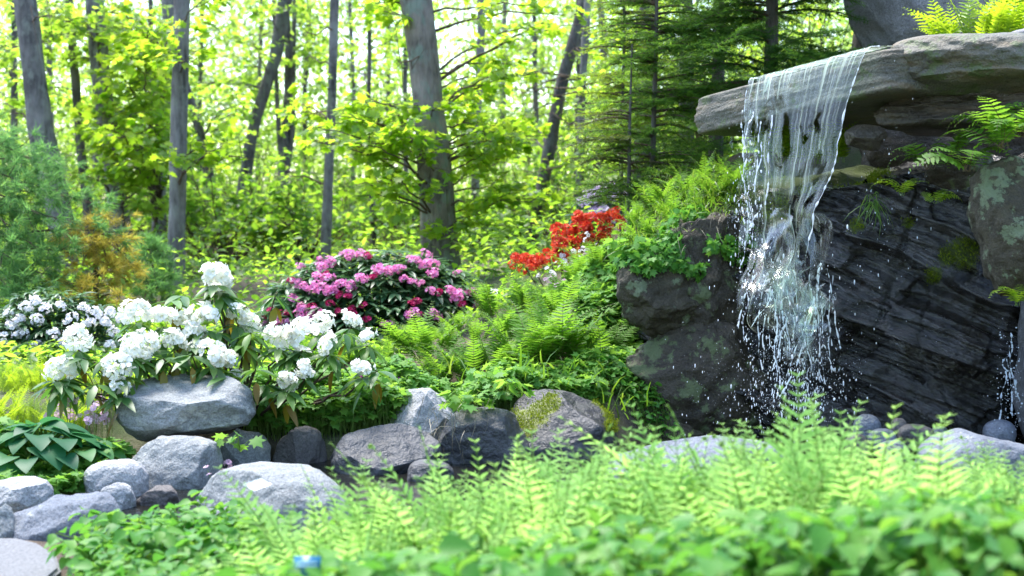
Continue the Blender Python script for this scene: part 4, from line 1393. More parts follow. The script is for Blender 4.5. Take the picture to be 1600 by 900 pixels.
protos = []
for i, (h, r, n, tp, sz) in enumerate([(2.2, 1.1, 34, OAK, .085), (1.4, 1.0, 30, ELL, .065), (2.8, .9, 34, ELL, .075), (1.0, .8, 26, OAK, .075)]):
    rng = np.random.default_rng(2000 + i)
    ml, mw = shrub_parts(rng, h, r, n, tp, sz, 46, .4)
    protos.append((mw.mesh('stems'), ml.mesh('foliage')))
    protos[-1][0].materials.append(M['twig'])
    protos[-1][1].materials.append([M['wood_leaf'], M['under'], M['wood_leaf'], M['under']][i])
KIND = ['tall lobed-leaf sapling bush growing among the trunks of the wood', 'low bushy shrub of small leaves on the floor of the wood', 'slim upright sapling of small leaves in the wood', 'knee-high lobed-leaf seedling bush on the floor of the wood']
rng = np.random.default_rng(2020)
SH = [(30, 16.5, 1), (110, 19, 1), (215, 18.5, 1), (310, 17.5, 3), (345, 15.6, 3), (400, 21, 1), (430, 17, 3), (480, 16, 3), (540, 19, 1), (600, 20, 3), (650, 18, 3),
      (760, 16.5, 3), (790, 19, 1), (830, 16.5, 3), (880, 15.5, 3), (925, 18, 1), (60, 21, 2), (200, 22, 2), (500, 23, 1), (820, 23, 2), (1000, 16, 2), (1040, 14, 0), (1100, 14, 2), (1180, 14.5, 0), (1260, 13.5, 2)]
for (px, Y, kd) in SH:
    p = at(px, 400, Y)
    z = g1(p[0], p[1])
    t = thing('shrub', KIND[kd], 'shrub', (p[0], p[1], z - .03), ['tall sapling bushes in the wood', 'low shrubs on the wood floor', 'slim saplings in the wood', 'seedling bushes on the wood floor'][kd])
    t.rotation_euler[2] = rng.uniform(0, 6.28)
    s = rng.uniform(.8, 1.2)
    t.scale = (s, s, s * rng.uniform(.85, 1.15))
    for nm, me in zip(('stems', 'foliage'), protos[kd]):
        o = bpy.data.objects.new(nm, me)
        COL.objects.link(o)
        o.parent = t

# --- far wood and forest floor as masses
rng = np.random.default_rng(31)
mb = MB()
nc = 3900
px, py = rng.uniform(-120, 1500, nc), rng.uniform(-60, 420, nc)
Y = rng.uniform(23, 40, nc)
gap = np.zeros(nc, bool)
for (cx, cy, rx, ry) in [(575, 70, 55, 46), (722, 70, 36, 66), (475, 150, 26, 40), (850, 140, 28, 36)]:
    gap |= ((px - cx) / rx) ** 2 + ((py - cy) / ry) ** 2 < rng.uniform(.5, 1.3, nc)
keep = ~gap & (rng.random(nc) < .62 + .38 * np.clip((py + 60) / 260, 0, 1))
px, py, Y = px[keep], py[keep], Y[keep]
C = np.array([at(a, b, c) for a, b, c in zip(px, py, Y)])
C[:, 2] = np.maximum(C[:, 2], gz(C[:, 0], C[:, 1]) + .2)
per = 46
L = np.repeat(C, per, 0) + rng.normal(size=(len(C) * per, 3)) * (.6, .6, .3)
n = len(L)
d = rng.normal(size=(n, 3))
d[:, 2] -= .6
mb.inst(DIA, frames(d, UP + rng.normal(size=(n, 3)) * .6, rng.uniform(.07, .15, n)), L)
tag(mb.build('far_woodland', M['far_leaf']), 'bright sunlit leaves of the far wood', 'woodland', kind='stuff')

mb = MB()
n = 40000
L = np.stack([rng.uniform(-9, 7, n), 10.8 + 14 * rng.random(n) ** 1.3, np.zeros(n)], -1)
ok = ~((L[:, 0] > .9) & (L[:, 1] < 11.6))
L = L[ok]
L[:, 2] = gz(L[:, 0], L[:, 1]) + rng.random(len(L)) ** 1.5 * (.15 + .35 * (vnoise(L * .8, 4) > 0))
n = len(L)
d = rng.normal(size=(n, 3))
d[:, 2] *= .3
mb.inst(ELL, frames(d, UP + rng.normal(size=(n, 3)) * .4, rng.uniform(.05, .11, n)), L)
tag(mb.build('undergrowth', M['under']), 'low leafy plants covering the floor of the wood', 'undergrowth', kind='stuff')


# --- conifers
def needles(rng, m, st, td, tl, step, nl, flat=True, tpl=NEED, wid=1.0):
    """needles along twigs st + td*[0, tl]"""
    cnt = np.maximum(3, (tl / step).astype(int))
    j = np.repeat(np.arange(len(st)), cnt * 2)
    n = len(j)
    f = rng.random(n)
    L = st[j] + td[j] * (f * tl[j])[:, None]
    sgn = rng.choice([-1, 1], n)
    side = norm(np.cross(td[j], UP) + 1e-6)
    d = td[j] * rng.uniform(.4, .9, n)[:, None] + side * (sgn * rng.uniform(.6, 1.1, n))[:, None] + UP * (rng.normal(size=n) * (.4 if flat else .7))[:, None]
    m.inst(tpl, frames(d, UP + rng.normal(size=(n, 3)) * .3, nl * rng.uniform(.7, 1.2, n)), L)


def conifer(label, px, pyb, Y, top_z, z_first, lmax, zfull, mat, seed, nl=.034, step=.0075, name='spruce', lean=0.0, gapz=.2, per=6, tr=.05, droop=.12, group=None, az=None, zlast=None):
    rng = np.random.default_rng(seed)
    b = at(px, pyb, Y)
    b[2] = g1(b[0], b[1])
    t = thing(name, label, name, b, group)
    zz = np.linspace(b[2] - .1, top_z, 14)
    Q_ = np.stack([b[0] + lean * (zz - b[2]) + .01 * np.sin(zz * 3), b[1] + 0 * zz, zz], -1)
    mt, mn, mw = MB(), MB(), MB()
    mt.tube(Q_, np.linspace(tr, tr * .25, 14), 9)
    mt.build('trunk', M['bark_dark'], t, smooth=True)
    z = b[2] + z_first
    while z < (zlast or top_z) - .05:
        f = (z - b[2]) / (zfull - b[2])
        for q in range(per + rng.integers(-1, 2)):
            a = rng.uniform(0, 2 * math.pi) if az is None else rng.uniform(*az)
            ln = lmax * max(.12, 1 - f) * rng.uniform(.7, 1.1)
            p0 = np.array([np.interp(z, zz, Q_[:, 0]), b[1], z + rng.uniform(-.05, .05)])
            hz = np.array([math.cos(a), math.sin(a), 0])
            s = np.linspace(0, 1, 9)
            c = p0 + hz * (ln * s)[:, None] + UP * (ln * (.22 * s - (droop + .12 + rng.uniform(-.12, .16)) * s ** 2))[:, None]
            mw.tube(c, np.linspace(.009, .002, 9), 4)
            side = np.array([-hz[1], hz[0], 0])
            k = max(6, int(ln / .035))
            ts = np.linspace(.12, 1, k)
            st = np.stack([np.interp(ts, s, c[:, i]) for i in range(3)], -1)
            st = np.repeat(st, 2, 0)
            sg = np.tile([-1, 1], k)
            tl = (.34 * ln * np.sin(np.clip(np.repeat(ts, 2) * 1.05, 0, 1) * math.pi * .78 + .35) * rng.uniform(.6, 1.15, 2 * k)).clip(.03, .45)
            td = norm(hz * rng.uniform(.5, .9, 2 * k)[:, None] + side * (sg * rng.uniform(.6, 1, 2 * k))[:, None] + UP * rng.uniform(-.5, .2, 2 * k)[:, None])
            needles(rng, mn, st, td, tl, step, nl)
        z += gapz * rng.uniform(.7, 1.3)
    mw.build('branches', M['twig'], t, smooth=True)
    mn.build('needles', mat, t)
    return t


conifer('young spruce with layered boughs on the bank beside the falls', 1022, 350, 9.7, 3.9, .25, .62, 4.6, M['spruce_light'], 3001, gapz=.12, per=7, tr=.022)
conifer('dark spruce standing behind the ledge over the waterfall', 1203, 120, 9.9, 4.4, .35, 1.15, 5.2, M['conifer'], 3002, gapz=.14, per=8, tr=.06)
conifer('light yellow-green young hemlock next to the spruce', 972, 340, 10.9, 3.9, 1.0, .62, 4.8, M['yew'], 3003, gapz=.12, per=7, tr=.02, nl=.03)
conifer('dark spruce filling the gap between the trunks and the ledge', 1120, 200, 11.6, 4.8, .5, 1.2, 6.0, M['conifer'], 3004, gapz=.22, per=7, tr=.07)
conifer('drooping olive-green spruce sapling low on the bank by the azaleas', 985, 340, 9.5, 2.35, .55, .60, 3.0, M['dead_needle'], 3005, gapz=.16, per=5, tr=.02, zlast=1.95)


def pine_bough(rng, mn, mw, c, r0, spread, tuft_len, dens):
    mw.tube(c, np.linspace(r0, .003, len(c)), 5)
    s = np.linspace(0, 1, len(c))
    k = int(dens)
    ts = rng.uniform(.25, 1, k)
    st = np.stack([np.interp(ts, s, c[:, i]) for i in range(3)], -1)
    ax_ = norm(c[-1] - c[0])
    td = norm(ax_ * rng.uniform(.3, 1, k)[:, None] + rng.normal(size=(k, 3)) * (.5, .5, .3))
    e = st + td * (spread * rng.uniform(.2, 1, k) * (1.2 - .6 * ts))[:, None]
    for i in range(0, k, 3):
        mw.tube(np.array([st[i], (st[i] + e[i]) / 2 - UP * .01, e[i]]), (.004, .003, .002), 4)
    nn = 30
    L = np.repeat(e, nn, 0) + rng.normal(size=(k * nn, 3)) * .012
    d = np.repeat(td, nn, 0) * .8 + rng.normal(size=(k * nn, 3)) * .55 - UP * .12
    mn.inst((NEED[0] * (.42, 1, 1), NEED[1]), frames(d, rng.normal(size=(k * nn, 3)), tuft_len * rng.uniform(.7, 1.15, k * nn)), L)


def pine(label, base_px, Y, boughs, seed, mat, top_z, name='pine', tr=.12, cat='pine', tl=.10, dens=27, spread=.40, group=None):
    rng = np.random.default_rng(seed)
    b = at(base_px, 450, Y)
    b[2] = g1(b[0], b[1])
    t = thing(name, label, cat, b, group)
    mt, mn, mw = MB(), MB(), MB()
    zz = np.linspace(b[2] - .1, top_z, 10)
    mt.tube(np.stack([b[0] + 0 * zz, b[1] + 0 * zz, zz], -1), np.linspace(tr, tr * .4, 10), 10)
    mt.build('trunk', M['bark_dark'], t, smooth=True)
    for (x1, y1, Y1) in boughs:
        p1 = at(x1, y1, Y1)
        p0 = np.array([b[0], b[1], np.clip(p1[2] + rng.uniform(-.15, .2), b[2] + .1, top_z)])
        pine_bough(rng, mn, mw, curve(p0, p1, .06, 9), .014, spread, tl, dens)
    mw.build('branches', M['twig'], t, smooth=True)
    mn.build('needles', mat, t)
    return t


pine('soft blue-green pine with long feathery boughs at the border', -60, 11.5,
     [(60, 255, 11.2), (40, 290, 10.9), (90, 300, 11.2), (150, 318, 11.2), (60, 335, 10.8), (120, 350, 10.9), (170, 362, 11.0), (50, 380, 10.7), (110, 395, 10.8), (30, 420, 10.6), (80, 430, 10.7), (20, 455, 10.5), (60, 462, 10.6), (0, 300, 10.8), (10, 350, 10.6), (95, 268, 11.6), (-10, 240, 11.2), (10, 400, 10.5), (110, 440, 11.2), (10, 235, 12)],
     41, M['pine'], 4.5)
pine('small blue-green pine sapling at the foot of the knotted trunk', 236, 12.2, [(215, 415, 12), (255, 408, 12), (265, 440, 11.9), (205, 450, 11.9), (235, 395, 12.1), (245, 450, 11.7), (225, 470, 11.6), (270, 465, 11.8)], 42, M['pine'], 1.0, tr=.02, tl=.08, dens=22, spread=.18)
pine('golden-orange conifer bush beside the soft pine', 150, 11.4, [(110, 370, 11.2), (150, 350, 11.2), (185, 385, 11.1), (130, 410, 10.9), (170, 425, 10.9), (200, 440, 11), (150, 450, 10.7), (110, 450, 10.8), (190, 470, 10.7), (140, 385, 11.0), (120, 470, 10.6), (165, 400, 11), (205, 415, 11.2)], 43, M['gold'], 1.2, name='golden_bush', cat='bush', tr=.03, tl=.075, dens=20, spread=.3)

# ------------------------------------------------------------------ flowering shrubs
def flower_tpl(open_=.55, ruffle=.10, n=5, wid=.74):
    v, tri = [], []
    for i in range(n):
        a = i / n * 2 * math.pi
        for (r, da, z) in [(.12, 0, -.25), (.55, -wid * .75, .12), (.55, wid * .75, .12), (.9, -wid * .72, open_ * .5 + ruffle), (1.0, 0, open_ * .42), (.9, wid * .72, open_ * .5 - ruffle)]:
            v.append((r * math.cos(a + da), r * math.sin(a + da), z))
        b = 6 * i
        tri += [(b, b + 2, b + 1), (b + 1, b + 2, b + 4), (b + 1, b + 4, b + 3), (b + 2, b + 5, b + 4)]
    return np.array(v, float), [np.array(tri)]


FLOWER = flower_tpl()


def truss_mesh(name, mat, seed, R_=.066, fr=.040, n=20, dome=1.0, throat=None):
    """a ball of funnel flowers facing outwards"""
    rng = np.random.default_rng(seed)
    i = np.arange(n) + .5
    z = 1 - i / n * (1.35 * dome)
    ph = i * 2.39996 + rng.uniform(0, .4, n)
    rr = np.sqrt(np.clip(1 - z * z, 0, 1))
    d = norm(np.stack([rr * np.cos(ph), rr * np.sin(ph), z], -1) + rng.normal(size=(n, 3)) * .2)
    L = d * (R_ * rng.uniform(.55, 1.28, n))[:, None] * (1.12, 1.12, .86)
    # template z is the flower's axis: build frames with z along d
    x = norm(np.cross(d, rng.normal(size=(n, 3))))
    y = np.cross(d, x)
    Mx = np.stack([x, y, d], -1) * (fr * rng.uniform(.85, 1.15, n))[:, None, None]
    m = MB()
    m.inst(FLOWER, Mx, L)
    me = m.mesh(name)
    me.materials.append(mat)
    if throat is not None:
        me.materials.append(throat)
        m2 = MB()
        m2.add(np.concatenate(m.v), *[np.concatenate(m.f[k]) for k in m.f])
        ft = (np.array([(.2, 0, .06), (-.1, .17, .06), (-.1, -.17, .06), (0, 0, .35)], float), [np.array([(0, 1, 3), (1, 2, 3), (2, 0, 3)])])
        nf = sum(len(np.concatenate(m.f[k])) for k in m.f)
        m2.inst(ft, Mx, L)
        me = m2.mesh(name)
        me.materials.append(mat)
        me.materials.append(throat)
        mi = np.zeros(len(me.polygons), np.int32)
        mi[nf:] = 1
        me.polygons.foreach_set('material_index', mi)
    return me


TR = {
    'white': [truss_mesh('white_truss', M['white_petal'], 50 + i, throat=M['stamen']) for i in range(4)],
    'blush': [truss_mesh('blush_truss', M['blush_petal'], 60 + i, .05, .028, 12) for i in range(3)],
    'pink': [truss_mesh('pink_truss', M['pink_petal'], 70 + i, .058, .030, 16) for i in range(3)],
    'bud': [truss_mesh('bud_truss', M['hot_petal'], 80 + i, .028, .020, 10) for i in range(2)],
    'red': [truss_mesh('red_truss', M['red_petal'], 90 + i, .040, .032, 9) for i in range(3)],
    'lilac': [truss_mesh('lilac_truss', M['lilac_petal'], 100 + i, .065, .034, 16) for i in range(2)],
}


def put_truss(root, kind, p, rng, s=1.0, tilt=.35, name='flower_cluster'):
    o = bpy.data.objects.new(name, rng.choice(TR[kind]) if False else TR[kind][rng.integers(len(TR[kind]))])
    COL.objects.link(o)
    o.parent = root
    o.location = tuple(np.asarray(p) - np.array(root.location))
    o.rotation_euler = (rng.normal() * tilt + .25, rng.normal() * tilt, rng.uniform(0, 6.28))
    o.scale = (s, s, s * rng.uniform(.8, 1))
    return o


def whorl(rng, m, p, n, ln, tpl, droop=(.1, .8), axis=UP, r0=.01):
    a = np.arange(n) / n * 2 * math.pi + rng.uniform(0, 6) + rng.normal(size=n) * .25
    d = np.stack([np.cos(a), np.sin(a), -rng.uniform(*droop, n)], -1)
    m.inst(tpl, frames(d, UP + np.stack([np.cos(a), np.sin(a), 0 * a], -1) * .5 + rng.normal(size=(n, 3)) * .15, ln * rng.uniform(.75, 1.15, n)), np.asarray(p) + norm(d) * r0)


RL = leaf_tpl(.30, .10, .22, 4, .85)
# the big white rhododendron over the angular boulder
rng = np.random.default_rng(500)
base = at(372, 640, 7.45)
base[2] = g1(base[0], base[1])
root = thing('rhododendron', 'white rhododendron in full bloom leaning over the big angular boulder', 'rhododendron', base)
ml, mo, mw = MB(), MB(), MB()
WT = [(335, 428, 1.1, 7.1), (212, 487, 1.05, 6.9), (255, 494, 1.1, 6.95), (285, 498, .95, 7.05), (318, 496, 1.2, 7.0), (372, 492, 1.05, 7.1), (388, 508, 1.1, 7.15), (122, 528, 1.15, 6.75), (205, 540, 1.1, 6.7), (228, 535, 1.25, 6.8), (272, 532, 1.1, 6.85),
      (300, 520, 1.05, 6.95), (332, 552, 1.25, 6.8), (352, 566, .9, 6.85), (86, 578, 1.0, 6.6), (106, 572, 1.0, 6.65), (186, 570, 1.15, 6.65), (188, 606, .85, 6.6), (436, 526, 1.15, 6.95), (472, 528, 1.25, 7.0), (513, 538, 1.05, 6.95), (505, 506, .95, 7.15), (548, 499, .85, 7.3),
      (574, 526, .95, 7.2), (476, 577, .95, 6.85), (446, 597, .85, 6.8), (566, 574, 1.0, 6.9), (368, 590, .8, 6.95), (345, 440, .95, 7.15), (222, 556, .95, 6.75), (310, 540, .85, 6.9)]
for (x, y, s, Y) in WT:
    p = at(x, y, Y)
    put_truss(root, 'white', p, rng, s * rng.uniform(.58, .82), .5)
    q = p - UP * .05 * s
    whorl(rng, ml, q, rng.integers(8, 11), .14, RL, (.0, .8))
    k = rng.integers(0, 3)
    if k:
        whorl(rng, mo if rng.random() < .35 else ml, q - UP * .06, k + 1, .13, RL, (.8, 2.2))
    mid = (q + base) / 2 + np.array([rng.normal() * .05, -.05, -.12])
    tt = np.linspace(0, 1, 12)[:, None]
    c = (1 - tt) ** 2 * base + 2 * tt * (1 - tt) * mid + tt ** 2 * q
    c[1:-1] += rng.normal(size=(10, 3)) * .008
    mw.tube(c, np.linspace(.013, .004, 12), 5)
for (x, y, Y) in [(430, 462, 7.1), (270, 470, 7.1), (400, 578, 6.75), (352, 590, 6.75), (150, 600, 6.6), (165, 560, 6.7), (392, 520, 6.95), (300, 555, 6.75), (415, 600, 6.85), (310, 575, 6.85), (255, 560, 6.75), (340, 520, 7.0), (285, 462, 7.2), (520, 560, 6.95), (540, 520, 7.15), (590, 580, 6.95),
                  (100, 600, 6.6), (130, 560, 6.7), (360, 470, 7.2), (380, 540, 6.95), (455, 560, 6.95), (345, 462, 7.1)]:
    p = at(x, y, Y)
    whorl(rng, ml, p, 8, .14, RL, (-.1, .7))
    whorl(rng, mo, p - UP * .05, rng.integers(1, 4), .12, RL, (1.2, 2.5))
    mid = (p + base) / 2 + np.array([rng.normal() * .05, -.05, -.12])
    tt = np.linspace(0, 1, 10)[:, None]
    mw.tube((1 - tt) ** 2 * base + 2 * tt * (1 - tt) * mid + tt ** 2 * p, np.linspace(.012, .003, 10), 5)
mw.build('stems', M['twig'], root, smooth=True)
ml.build('foliage', M['rhodo'], root)
mo.build('old_leaves', M['old_leaf'], root)


def dome_bush(label, cx, cy, rx, ry, Y, leaf_m, nwh, ln, trs, seed, deep=.7, name='rhododendron', cat='rhododendron', tpl=RL, nl=8):
    rng = np.random.default_rng(seed)
    base = at(cx, cy + ry, Y)
    base[2] = g1(base[0], base[1])
    root = thing(name, label, cat, base)
    ml, mw = MB(), MB()
    c0 = at(cx, cy + ry * .9, Y)
    c0[2] = max(c0[2], base[2])
    hx = rx * mpp(Y)
    hz = (cy + ry * .9 - (cy - ry)) * mpp(Y)
    for i in range(nwh):
        d = norm(rng.normal(size=3))
        d[2] = abs(d[2])
        if rng.random() < .7:
            d[1] = -abs(d[1])
        k = rng.uniform(.72, 1.0)
        p = c0 + d * (hx, hx * deep, hz) * k
        p[2] = max(p[2], g1(p[0], p[1]) + .06)
        whorl(rng, ml, p, nl, ln, tpl, (-.35, .45))
        if i % 3 == 0:
            tt = np.linspace(0, 1, 7)[:, None]
            mid = (p + base) / 2 + UP * -.08
            mw.tube((1 - tt) ** 2 * base + 2 * tt * (1 - tt) * mid + tt ** 2 * p, np.linspace(.012, .003, 7), 4)
    mw.build('stems', M['twig'], root, smooth=True)
    ml.build('foliage', leaf_m, root)
    for (kind, x, y, s) in trs:
        u = np.clip((x - cx) / rx, -.98, .98)
        z = at(x, y, Y)
        h = np.clip((z[2] - c0[2]) / hz, -.1, .98)
        dep = math.sqrt(max(.02, 1 - u * u - h * h))
        p = at(x, y, Y - hx * deep * dep * .98 - .03)
        put_truss(root, kind, p, rng, s, .25)
    return root


PK = [(544, 399, 1.15), (565, 399, 1), (501, 409, .9), (516, 410, .95), (503, 418, .9), (471, 419, .85), (496, 433, .9), (512, 435, 1), (466, 441, .9), (476, 449, 1), (492, 449, 1.05), (507, 453, 1.1), (520, 455, 1.1), (531, 445, 1.05), (547, 446, .95), (565, 436, 1), (592, 422, 1.05),
      (611, 423, 1), (623, 421, .95), (646, 407, .95), (666, 397, .85), (665, 413, 1), (677, 412, .85), (677, 427, .9), (632, 435, .7), (643, 440, .7), (659, 442, .6), (674, 455, .85), (704, 453, .8), (715, 463, 1.1), (734, 457, .95), (748, 476, .8), (645, 492, 1.2), (679, 493, 1.05),
      (473, 480, 1), (471, 491, 1), (486, 493, .95), (497, 487, .95), (431, 501, .95), (448, 504, .9), (459, 467, 1), (413, 509, .9), (629, 517, .7), (605, 507, .8), (715, 426, .6)]
BD = [(575, 400), (509, 428), (455, 439), (531, 461), (544, 463), (516, 475), (487, 479), (451, 490), (549, 483), (552, 489), (530, 487), (584, 432), (644, 474), (652, 471), (658, 493), (685, 457), (722, 476), (567, 477), (573, 499), (440, 490), (423, 485), (415, 495), (633, 513)]
dome_bush('round pink rhododendron with dark leaves in front of the broad trunk', 588, 462, 196, 74, 10.3, M['rhodo_dark'], 900, .115,
          [('pink', a, b, s * .68) for a, b, s in PK] + [('bud', a, b, .8) for a, b in BD], 600, deep=.75)
rng = np.random.default_rng(8)
BT = [(14, 492), (40, 480), (60, 500), (20, 510), (8, 530), (32, 522), (60, 540), (45, 545), (20, 548), (70, 482), (95, 478), (110, 498), (85, 520), (140, 505), (150, 490), (165, 505), (170, 540), (120, 545), (150, 560), (75, 560), (5, 560), (180, 520), (55, 470), (130, 480), (172, 488), (190, 500), (100, 535), (30, 500), (12, 575)]
dome_bush('low rhododendron with small blush-white clusters under the soft pine', 85, 525, 125, 58, 9.2, M['rhodo_dark'], 420, .075, [('blush', a, b, rng.uniform(.6, .85)) for a, b in BT], 610, deep=.7, nl=9)

# red azalea and lilac rhododendron at the top of the bank
rng = np.random.default_rng(9)
pl = np.array([(806, 418, 6), (835, 404, 12), (868, 396, 19), (888, 378, 18), (915, 364, 18), (935, 352, 14), (962, 345, 8)], float)
root_p = at(890, 410, 10.6)
root_p[2] = g1(root_p[0], root_p[1])
az = thing('azalea', 'vivid red azalea spreading along the top of the fern bank', 'azalea', root_p)
ml, mw = MB(), MB()
for i in range(84):
    t = rng.random() ** .9 * (len(pl) - 1.001)
    j = int(t)
    q = pl[j] + (pl[j + 1] - pl[j]) * (t - j)
    p = at(q[0] + rng.normal() * 12, q[1] + rng.uniform(-1.2, 1.2) * q[2], 10.0 + rng.uniform(-.35, .3))
    p[2] = max(p[2], g1(p[0], p[1]) + .14)
    put_truss(az, 'red', p, rng, rng.uniform(.5, .85), .4)
    whorl(rng, ml, p - UP * .04, 6, .045, ELLN, (-.2, .6))
    if i % 3 == 0:
        mw.tube(curve((p + root_p) / 2 * (1, 1, 0) + UP * (g1((p[0] + root_p[0]) / 2, (p[1] + root_p[1]) / 2)), p, .03, 6), np.linspace(.006, .002, 6), 4)
for (x, y) in [(905, 338), (903, 346), (960, 332), (938, 340), (968, 347)]:
    put_truss(az, 'red', at(x, y, 10.5), rng, .85, .4)
mw.build('stems', M['twig'], az, smooth=True)
ml.build('foliage', M['under'], az)
dome_bush('lilac rhododendron behind the red azalea', 945, 325, 55, 34, 11.8, M['rhodo_dark'], 120, .10, [('lilac', a, b, 1.05) for a, b in [(926, 317), (930, 304), (942, 298), (933, 332), (945, 335), (933, 344), (965, 314), (920, 310), (968, 307), (971, 293), (962, 338), (955, 300)]], 620)
dome_bush('pale blush rhododendron at the end of the pink one', 762, 470, 26, 16, 10.2, M['rhodo_dark'], 30, .08, [('blush', a, b, 1.0) for a, b in [(755, 465), (770, 462), (765, 474), (752, 476), (776, 470)]], 630)


# ------------------------------------------------------------------ ferns
def pinna(length, w_, k=5, teeth=.35):
    """one leaflet strip along +y with a scalloped edge"""
    ys = np.linspace(0, 1, k * 2 + 1)
    v, q = [], []
    for i, y in enumerate(ys):
        ww = w_ * math.sin(math.pi * min(1, (y * .92 + .08)) ** .75) ** .8 * (1 if i % 2 else 1 - teeth)
        v += [(-ww, y * length, .15 * ww), (ww, y * length, .15 * ww)]
    for i in range(len(ys) - 1):
        q.append((2 * i, 2 * i + 1, 2 * i + 3, 2 * i + 2))
    return np.array(v, float), np.array(q)


def frond(L=.5, pairs=16, pl=.085, bare=.28, arch=.25, lacy=False, curl=0.0, wid=.16, ang=.55, rng=None, prof=.7, stem_w=.0022):
    """frond with its foot at the origin, rising along z and arching towards +x; leaflets spread along y"""
    rng = rng or np.random.default_rng(1)
    n = 24
    s = np.linspace(0, 1, n)
    th = arch * math.pi * s ** 1.6
    dx, dz = np.sin(th), np.cos(th)
    x = np.r_[0, np.cumsum(dx[:-1])] * L / (n - 1)
    z = np.r_[0, np.cumsum(dz[:-1])] * L / (n - 1)
    c = np.stack([x, 0 * x, z], -1)
    m, ms = MB(), MB()
    ms.tube(c, np.linspace(stem_w, stem_w * .3, n), 4)
    ts = np.linspace(bare, .985, pairs)
    for i, t in enumerate(ts):
        p = np.array([np.interp(t, s, c[:, k]) for k in range(3)])
        tang = np.array([np.interp(t, s, dx), 0, np.interp(t, s, dz)])
        f = (t - bare) / (1 - bare)
        ln = pl * max(.22, (math.sin(math.pi * (f * .86 + .12) ** prof) if f < 1 else .1)) * rng.uniform(.88, 1.08)
        nrm = np.array([tang[2], 0, -tang[0]]) * -1
        for sg in (-1, 1):
            a = ang + .25 * f + rng.normal() * .06
            d = np.array([0, sg, 0]) * math.cos(a) + tang * math.sin(a) + np.array([1, 0, 0]) * rng.normal() * .06
            if lacy:
                k = 9
                yy = np.linspace(.06, .96, k)
                pd = d / np.linalg.norm(d)
                sd = np.cross(nrm, pd)
                for q in (-1, 1):
                    Lc = p + pd * (yy * ln)[:, None]
                    pl2 = ln * .19 * np.sin(math.pi * (yy * .8 + .18)) * rng.uniform(.85, 1.1, k)
                    dd = pd * .45 + sd * q
                    m.inst((DIA[0] * (1.1, 1, .6), DIA[1]), frames(np.broadcast_to(dd, (k, 3)), np.broadcast_to(nrm, (k, 3)) + rng.normal(size=(k, 3)) * .2, pl2), Lc)
                m.add(np.array([p, p + pd * ln, p + pd * ln * .5 + nrm * .001]), np.array([(0, 1, 2)]))
            else:
                pv, pq = pinna(1.0, wid, 4)
                pv = pv.copy()
                pv[:, 2] -= .25 * pv[:, 1] ** 2 * rng.uniform(-.2, 1)
                m.inst((pv, [pq]), frames(d[None], (nrm + np.array([0, 0, .5]))[None], np.array([ln])), p[None])
    if curl:
        tip = c[-1]
        a = np.linspace(0, 4.2, 10)
        rad = curl * (1 - a / 6)
        ms.tube(np.stack([tip[0] + rad * (1 - np.cos(a)), 0 * a, tip[2] + rad * np.sin(a)], -1), .0035, 5)
    return m, ms


def fern_clump(seed, fronds, n, spread, tilt, scale=(.8, 1.15), az=None):
    """fronds rising from one crown -> (leaf mesh builder, stem builder)"""
    rng = np.random.default_rng(seed)
    m, ms = MB(), MB()
    for i in range(n):
        fm, fs = fronds[rng.integers(len(fronds))]
        a = rng.uniform(0, 2 * math.pi) if az is None else rng.uniform(*az)
        tl = rng.uniform(*tilt)
        s = rng.uniform(*scale)
        Rz = np.array(Matrix.Rotation(a, 3, 'Z')) @ np.array(Matrix.Rotation(tl, 3, 'Y'))
        tw = np.array(Matrix.Rotation(rng.normal() * .35, 3, 'Z'))
        Rm = Rz @ tw * s
        off = np.array([rng.normal() * spread, rng.normal() * spread, 0])
        for src, dst in ((fm, m), (fs, ms)):
            dst.add(np.concatenate(src.v) @ Rm.T + off, *[np.concatenate(src.f[k]) for k in src.f])
    return m, ms


def fern_kinds(seed, nkinds, fronds, n, spread, tilt, leaf_m, stalk_m, **kw):
    out = []
    for i in range(nkinds):
        m, ms = fern_clump(seed + i, fronds, n, spread, tilt, **kw)
        a, b = m.mesh('fronds'), ms.mesh('stalks')
        a.materials.append(leaf_m)
        b.materials.append(stalk_m)
        a['tall'] = float(np.concatenate(m.v)[:, 2].max())
        out.append((a, b))
    return out


def put_fern(kinds, p, rng, label, group, s=1.0, rz=None, name='fern', tiltx=0.0, high=None):
    kd = kinds[rng.integers(len(kinds))]
    if high:
        s = high / kd[0]['tall']
    t = thing(name, label, 'fern', p, group)
    t.rotation_euler = (tiltx, 0, rng.uniform(0, 6.28) if rz is None else rz)
    t.scale = (s, s, s)
    for nm, me in zip(('fronds', 'stalks'), kd):
        o = bpy.data.objects.new(nm, me)
        COL.objects.link(o)
        o.parent = t
    return t


rng = np.random.default_rng(12)
LADY = [frond(.6, 21, .10, .16, .20 + .09 * i, False, rng=rng, prof=.8, wid=.15, ang=.3) for i in range(4)]
lady = fern_kinds(700, 5, LADY, 15, .05, (.05, .6), M['fern'], M['fern_stalk'])
LF = [(690, 590, 8.0), (735, 585, 7.95), (780, 590, 7.95), (825, 590, 7.95), (865, 585, 8.0), (900, 580, 8.05), (700, 560, 8.4), (745, 555, 8.4), (790, 545, 8.5), (835, 545, 8.5), (875, 540, 8.6), (910, 525, 8.6), (720, 530, 8.9), (770, 520, 9.0), (820, 510, 9.1), (860, 500, 9.2), (905, 490, 9.2),
      (935, 560, 8.2), (660, 575, 8.3), (640, 600, 7.9), (610, 600, 7.8), (585, 605, 7.8), (545, 605, 7.75), (500, 610, 7.75), (455, 610, 7.7), (420, 605, 7.9), (400, 560, 8.6), (640, 545, 8.9), (600, 565, 8.5), (560, 570, 8.5), (690, 520, 9.3), (740, 505, 9.5), (520, 575, 8.4), (475, 570, 8.5), (940, 520, 8.9)]
